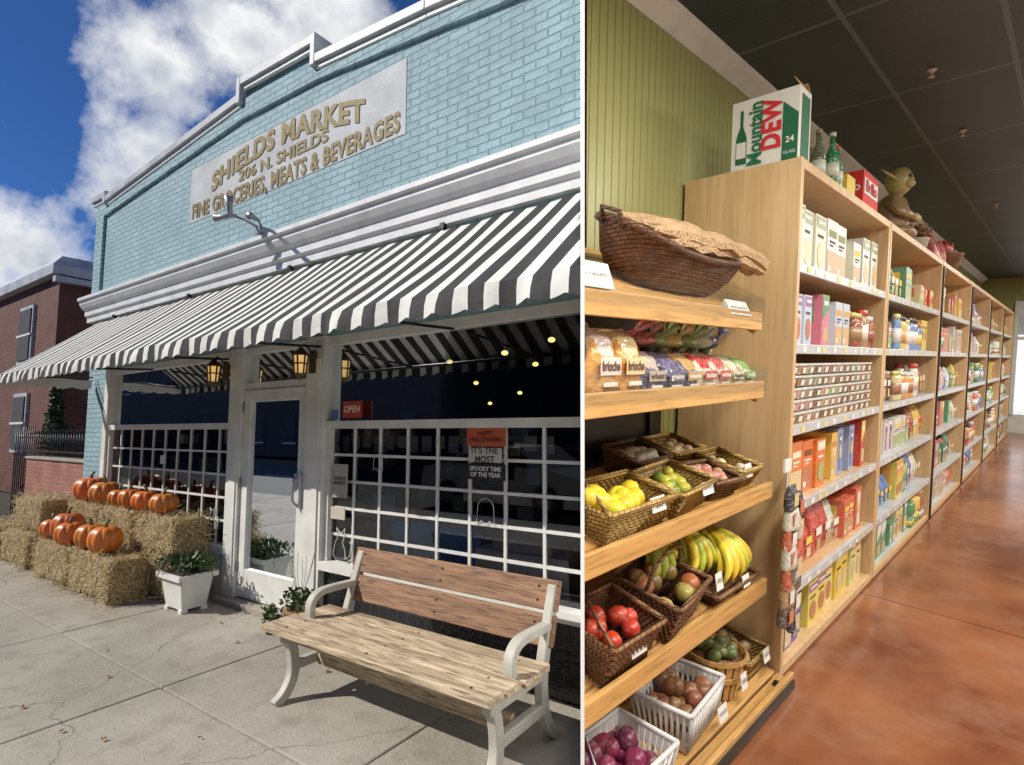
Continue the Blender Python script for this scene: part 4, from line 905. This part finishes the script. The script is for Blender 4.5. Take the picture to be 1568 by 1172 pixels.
for i in range(7):
    cx=1.75+i*.12; zz=rz(1,1.2)+.125; c=jit(random.choice([(.12,.10,.16),(.6,.52,.4),(.5,.12,.1),(.3,.4,.12),(.6,.45,.15)]),.1)
    b.ell((cx,1.25,zz+.03),(.075,.10,.035),'film',c,14,8,rot=Matrix.Rotation(R(-.6,.6),3,'Z'),jit=.35,fr=4); b.tube([(cx+.05,1.22,zz+.03),(cx+.09,1.2,zz+.06),(cx+.11+R(-.02,.02),1.18,zz+.10)],[.025,.009,.035],'film',8,c)
b.done()
# top shelf: long baguette basket, paper bags, sign cards
ax=Vector((2.10,1.24,1.83)); tiltM=Matrix.Rotation(.38,3,'X')
b=MB('bread_basket','R'); vs=[];fs=[]; n=32
rows=[(0,.66,.6),(.04,.78,.76),(.08,.87,.87),(.12,.95,.95),(.155,1,1),(.158,.95,.93),(.02,.63,.58)]
for ri,(h_,ea,eb) in enumerate(rows):
    for k in range(n):
        t=2*PI*k/n; x=.47*ea*math.copysign(abs(math.cos(t))**.6,math.cos(t)); y=.15*eb*math.copysign(abs(math.sin(t))**.6,math.sin(t)); o=.004*(1 if (k+ri)%2 else -1)
        zz=h_+ (.05*abs(x/.47)**2 if h_>.1 else 0)
        v=Vector((x,y+o,zz)); v.rotate(tiltM); vs.append(ax+v)
for r in range(len(rows)-1):
    for k in range(n): fs.append((r*n+k,r*n+(k+1)%n,(r+1)*n+(k+1)%n,(r+1)*n+k))
b.add(vs,fs,'dwick',None,False); b.quad(vs[-n:],'dwick'); b.tube([vs[4*n+k] for k in range(n)]+[vs[4*n]],.014,'dwick',6)
hl=[Vector((-.46,-.05,.18)),Vector((-.50,-.04,.23)),Vector((-.50,.04,.23)),Vector((-.46,.05,.18))]; b.tube([ax+tiltM@q for q in hl],.009,'dwick',6)
b.done()
b=MB('baguette_paper_bags','R')
for i in range(8):
    o=Vector((R(-.06,.06),(i%4-1.5)*.062,.045*(i//4)+R(0,.02)))
    p0=Vector((-.36,0,.16))+o; p1=Vector((.53,-.03,.16))+o; pts=[ax+tiltM@(p0.lerp(p1,k/12)+Vector((0,R(-.008,.008),.02*math.sin(k*PI/12)+R(-.008,.008)))) for k in range(13)]
    b.tube(pts,[.010,.030]+[R(.033,.043) for _ in range(9)]+[.042,.050],'kraft',7,flat=.7,smooth=False)
b.done()
def card(a,l,z,w,h,t):
    b=MB('shelf_sign_card','R'); b.hexa([(a,l,z),(a+w,l,z),(a+w,l+.05,z),(a,l+.05,z),(a,l+.03,z+h),(a+w,l+.03,z+h),(a+w,l+.034,z+h),(a,l+.034,z+h)],'paper'); b.text(t,(a+w/2,l+.012,z+h/2),(1,0,0),(0,.35,1),w*.75,'ink',size=h*.2); b.done()
card(1.22,1.0,1.74,.2,.08,'PICK UP A BAGUETTE'); card(2.18,.975,1.71,.2,.06,'FRESH BAGUETTES')
# hanging clip strip
b=MB('clip_strip_snack_bags','R'); b.tube([(2.74,.93,1.05),(2.76,.93,.30)],.004,'metal',5); b.box(2.70,2.78,.925,.935,1.0,1.06,'paper')
for i in range(14):
    z=.93-i*.046; x=2.75+.042*(1 if i%2 else -1); c=random.choice([(.14,.10,.08),(.55,.48,.36),(.40,.25,.12),(.06,.06,.07),(.6,.45,.2),(.62,.60,.52),(.5,.12,.06)])
    bag(b,x,.905+R(-.015,.015),z-.10,.095,.045,.12,c,rot=R(-.5,.5)); lab(b,x-.028,x+.028,.872,z-.075,z-.015,random.choice([(.65,.5,.25),(.75,.74,.68),(.12,.08,.06),(.6,.15,.06)]))
b.done()

# ================================================================== sky, sun, camera
w=bpy.data.worlds.new('World'); scn.world=w; w.use_nodes=True; t=w.node_tree; N=t.nodes; L=t.links
bg=N['Background']; sk=N.new('ShaderNodeTexSky'); sk.sky_type='NISHITA'; sk.sun_disc=False
sd=Vector((-.764,-.146,.62)).normalized(); el=math.asin(sd.z); az=math.atan2(sd.x,sd.y)
sk.sun_elevation=el; sk.sun_rotation=az%(2*PI); sk.ozone_density=4; sk.air_density=.9; sk.dust_density=.1
L.new(mixc(t,1.0,sk.outputs[0],(.36,.62,1.0),'MULTIPLY'),bg.inputs[0]); bg.inputs[1].default_value=.085
tc=N.new('ShaderNodeTexCoord').outputs['Generated']
blobs=[(-33.5,29.5,.11),(-27.5,33.5,.10),(-19,37,.13),(-34,24,.09),(-34.5,19.5,.085),(-41,12.8,.10),(-44,13.5,.10),(120,25,.4)]
mx=None
for a,e,r in blobs:
    a=math.radians(a); e=math.radians(e); n=N.new('ShaderNodeVectorMath'); n.operation='DISTANCE'; L.new(tc,n.inputs[0]); n.inputs[1].default_value=(math.sin(a)*math.cos(e),math.cos(a)*math.cos(e),math.sin(e))
    v=ramp(t,n.outputs['Value'],r*1.2,0.0); mx=v if mx is None else mth(t,'MAXIMUM',mx,v)
f=nz(t,tc,8,5,.62); f2=nz(t,tc,13,3,.55)
dens=mth(t,'ADD',mx,mth(t,'MULTIPLY',mth(t,'SUBTRACT',f,.5),2.1)); mask=ramp(t,dens,.25,.85)
shade=ramp(t,mth(t,'ADD',dens,mth(t,'MULTIPLY',mth(t,'SUBTRACT',f2,.5),1.8)),.55,1.35)
bg2=N.new('ShaderNodeBackground'); L.new(mixc(t,shade,(1.0,1.0,1.0),(.50,.55,.64)),bg2.inputs[0]); bg2.inputs[1].default_value=.95
ms=N.new('ShaderNodeMixShader'); L.new(mask,ms.inputs[0]); L.new(bg.outputs[0],ms.inputs[1]); L.new(bg2.outputs[0],ms.inputs[2]); L.new(ms.outputs[0],N['World Output'].inputs[0])
sl=bpy.data.lights.new('sun','SUN'); sl.energy=5; sl.angle=math.radians(.5); sl.color=(1,.94,.84); so=bpy.data.objects.new('sun',sl); bpy.context.collection.objects.link(so); so.rotation_euler=sd.to_track_quat('Z','Y').to_euler()
cd=bpy.data.cameras.new('camera'); co=bpy.data.objects.new('camera',cd); bpy.context.collection.objects.link(co); co.location=CAM; co.rotation_euler=(PI/2+pitch,0,0)
cd.sensor_width=36; cd.lens=850/1568*36; cd.clip_end=2000; cd.clip_start=.05; scn.camera=co
scn.view_settings.view_transform='Standard'; scn.view_settings.look='None'; scn.view_settings.exposure=0
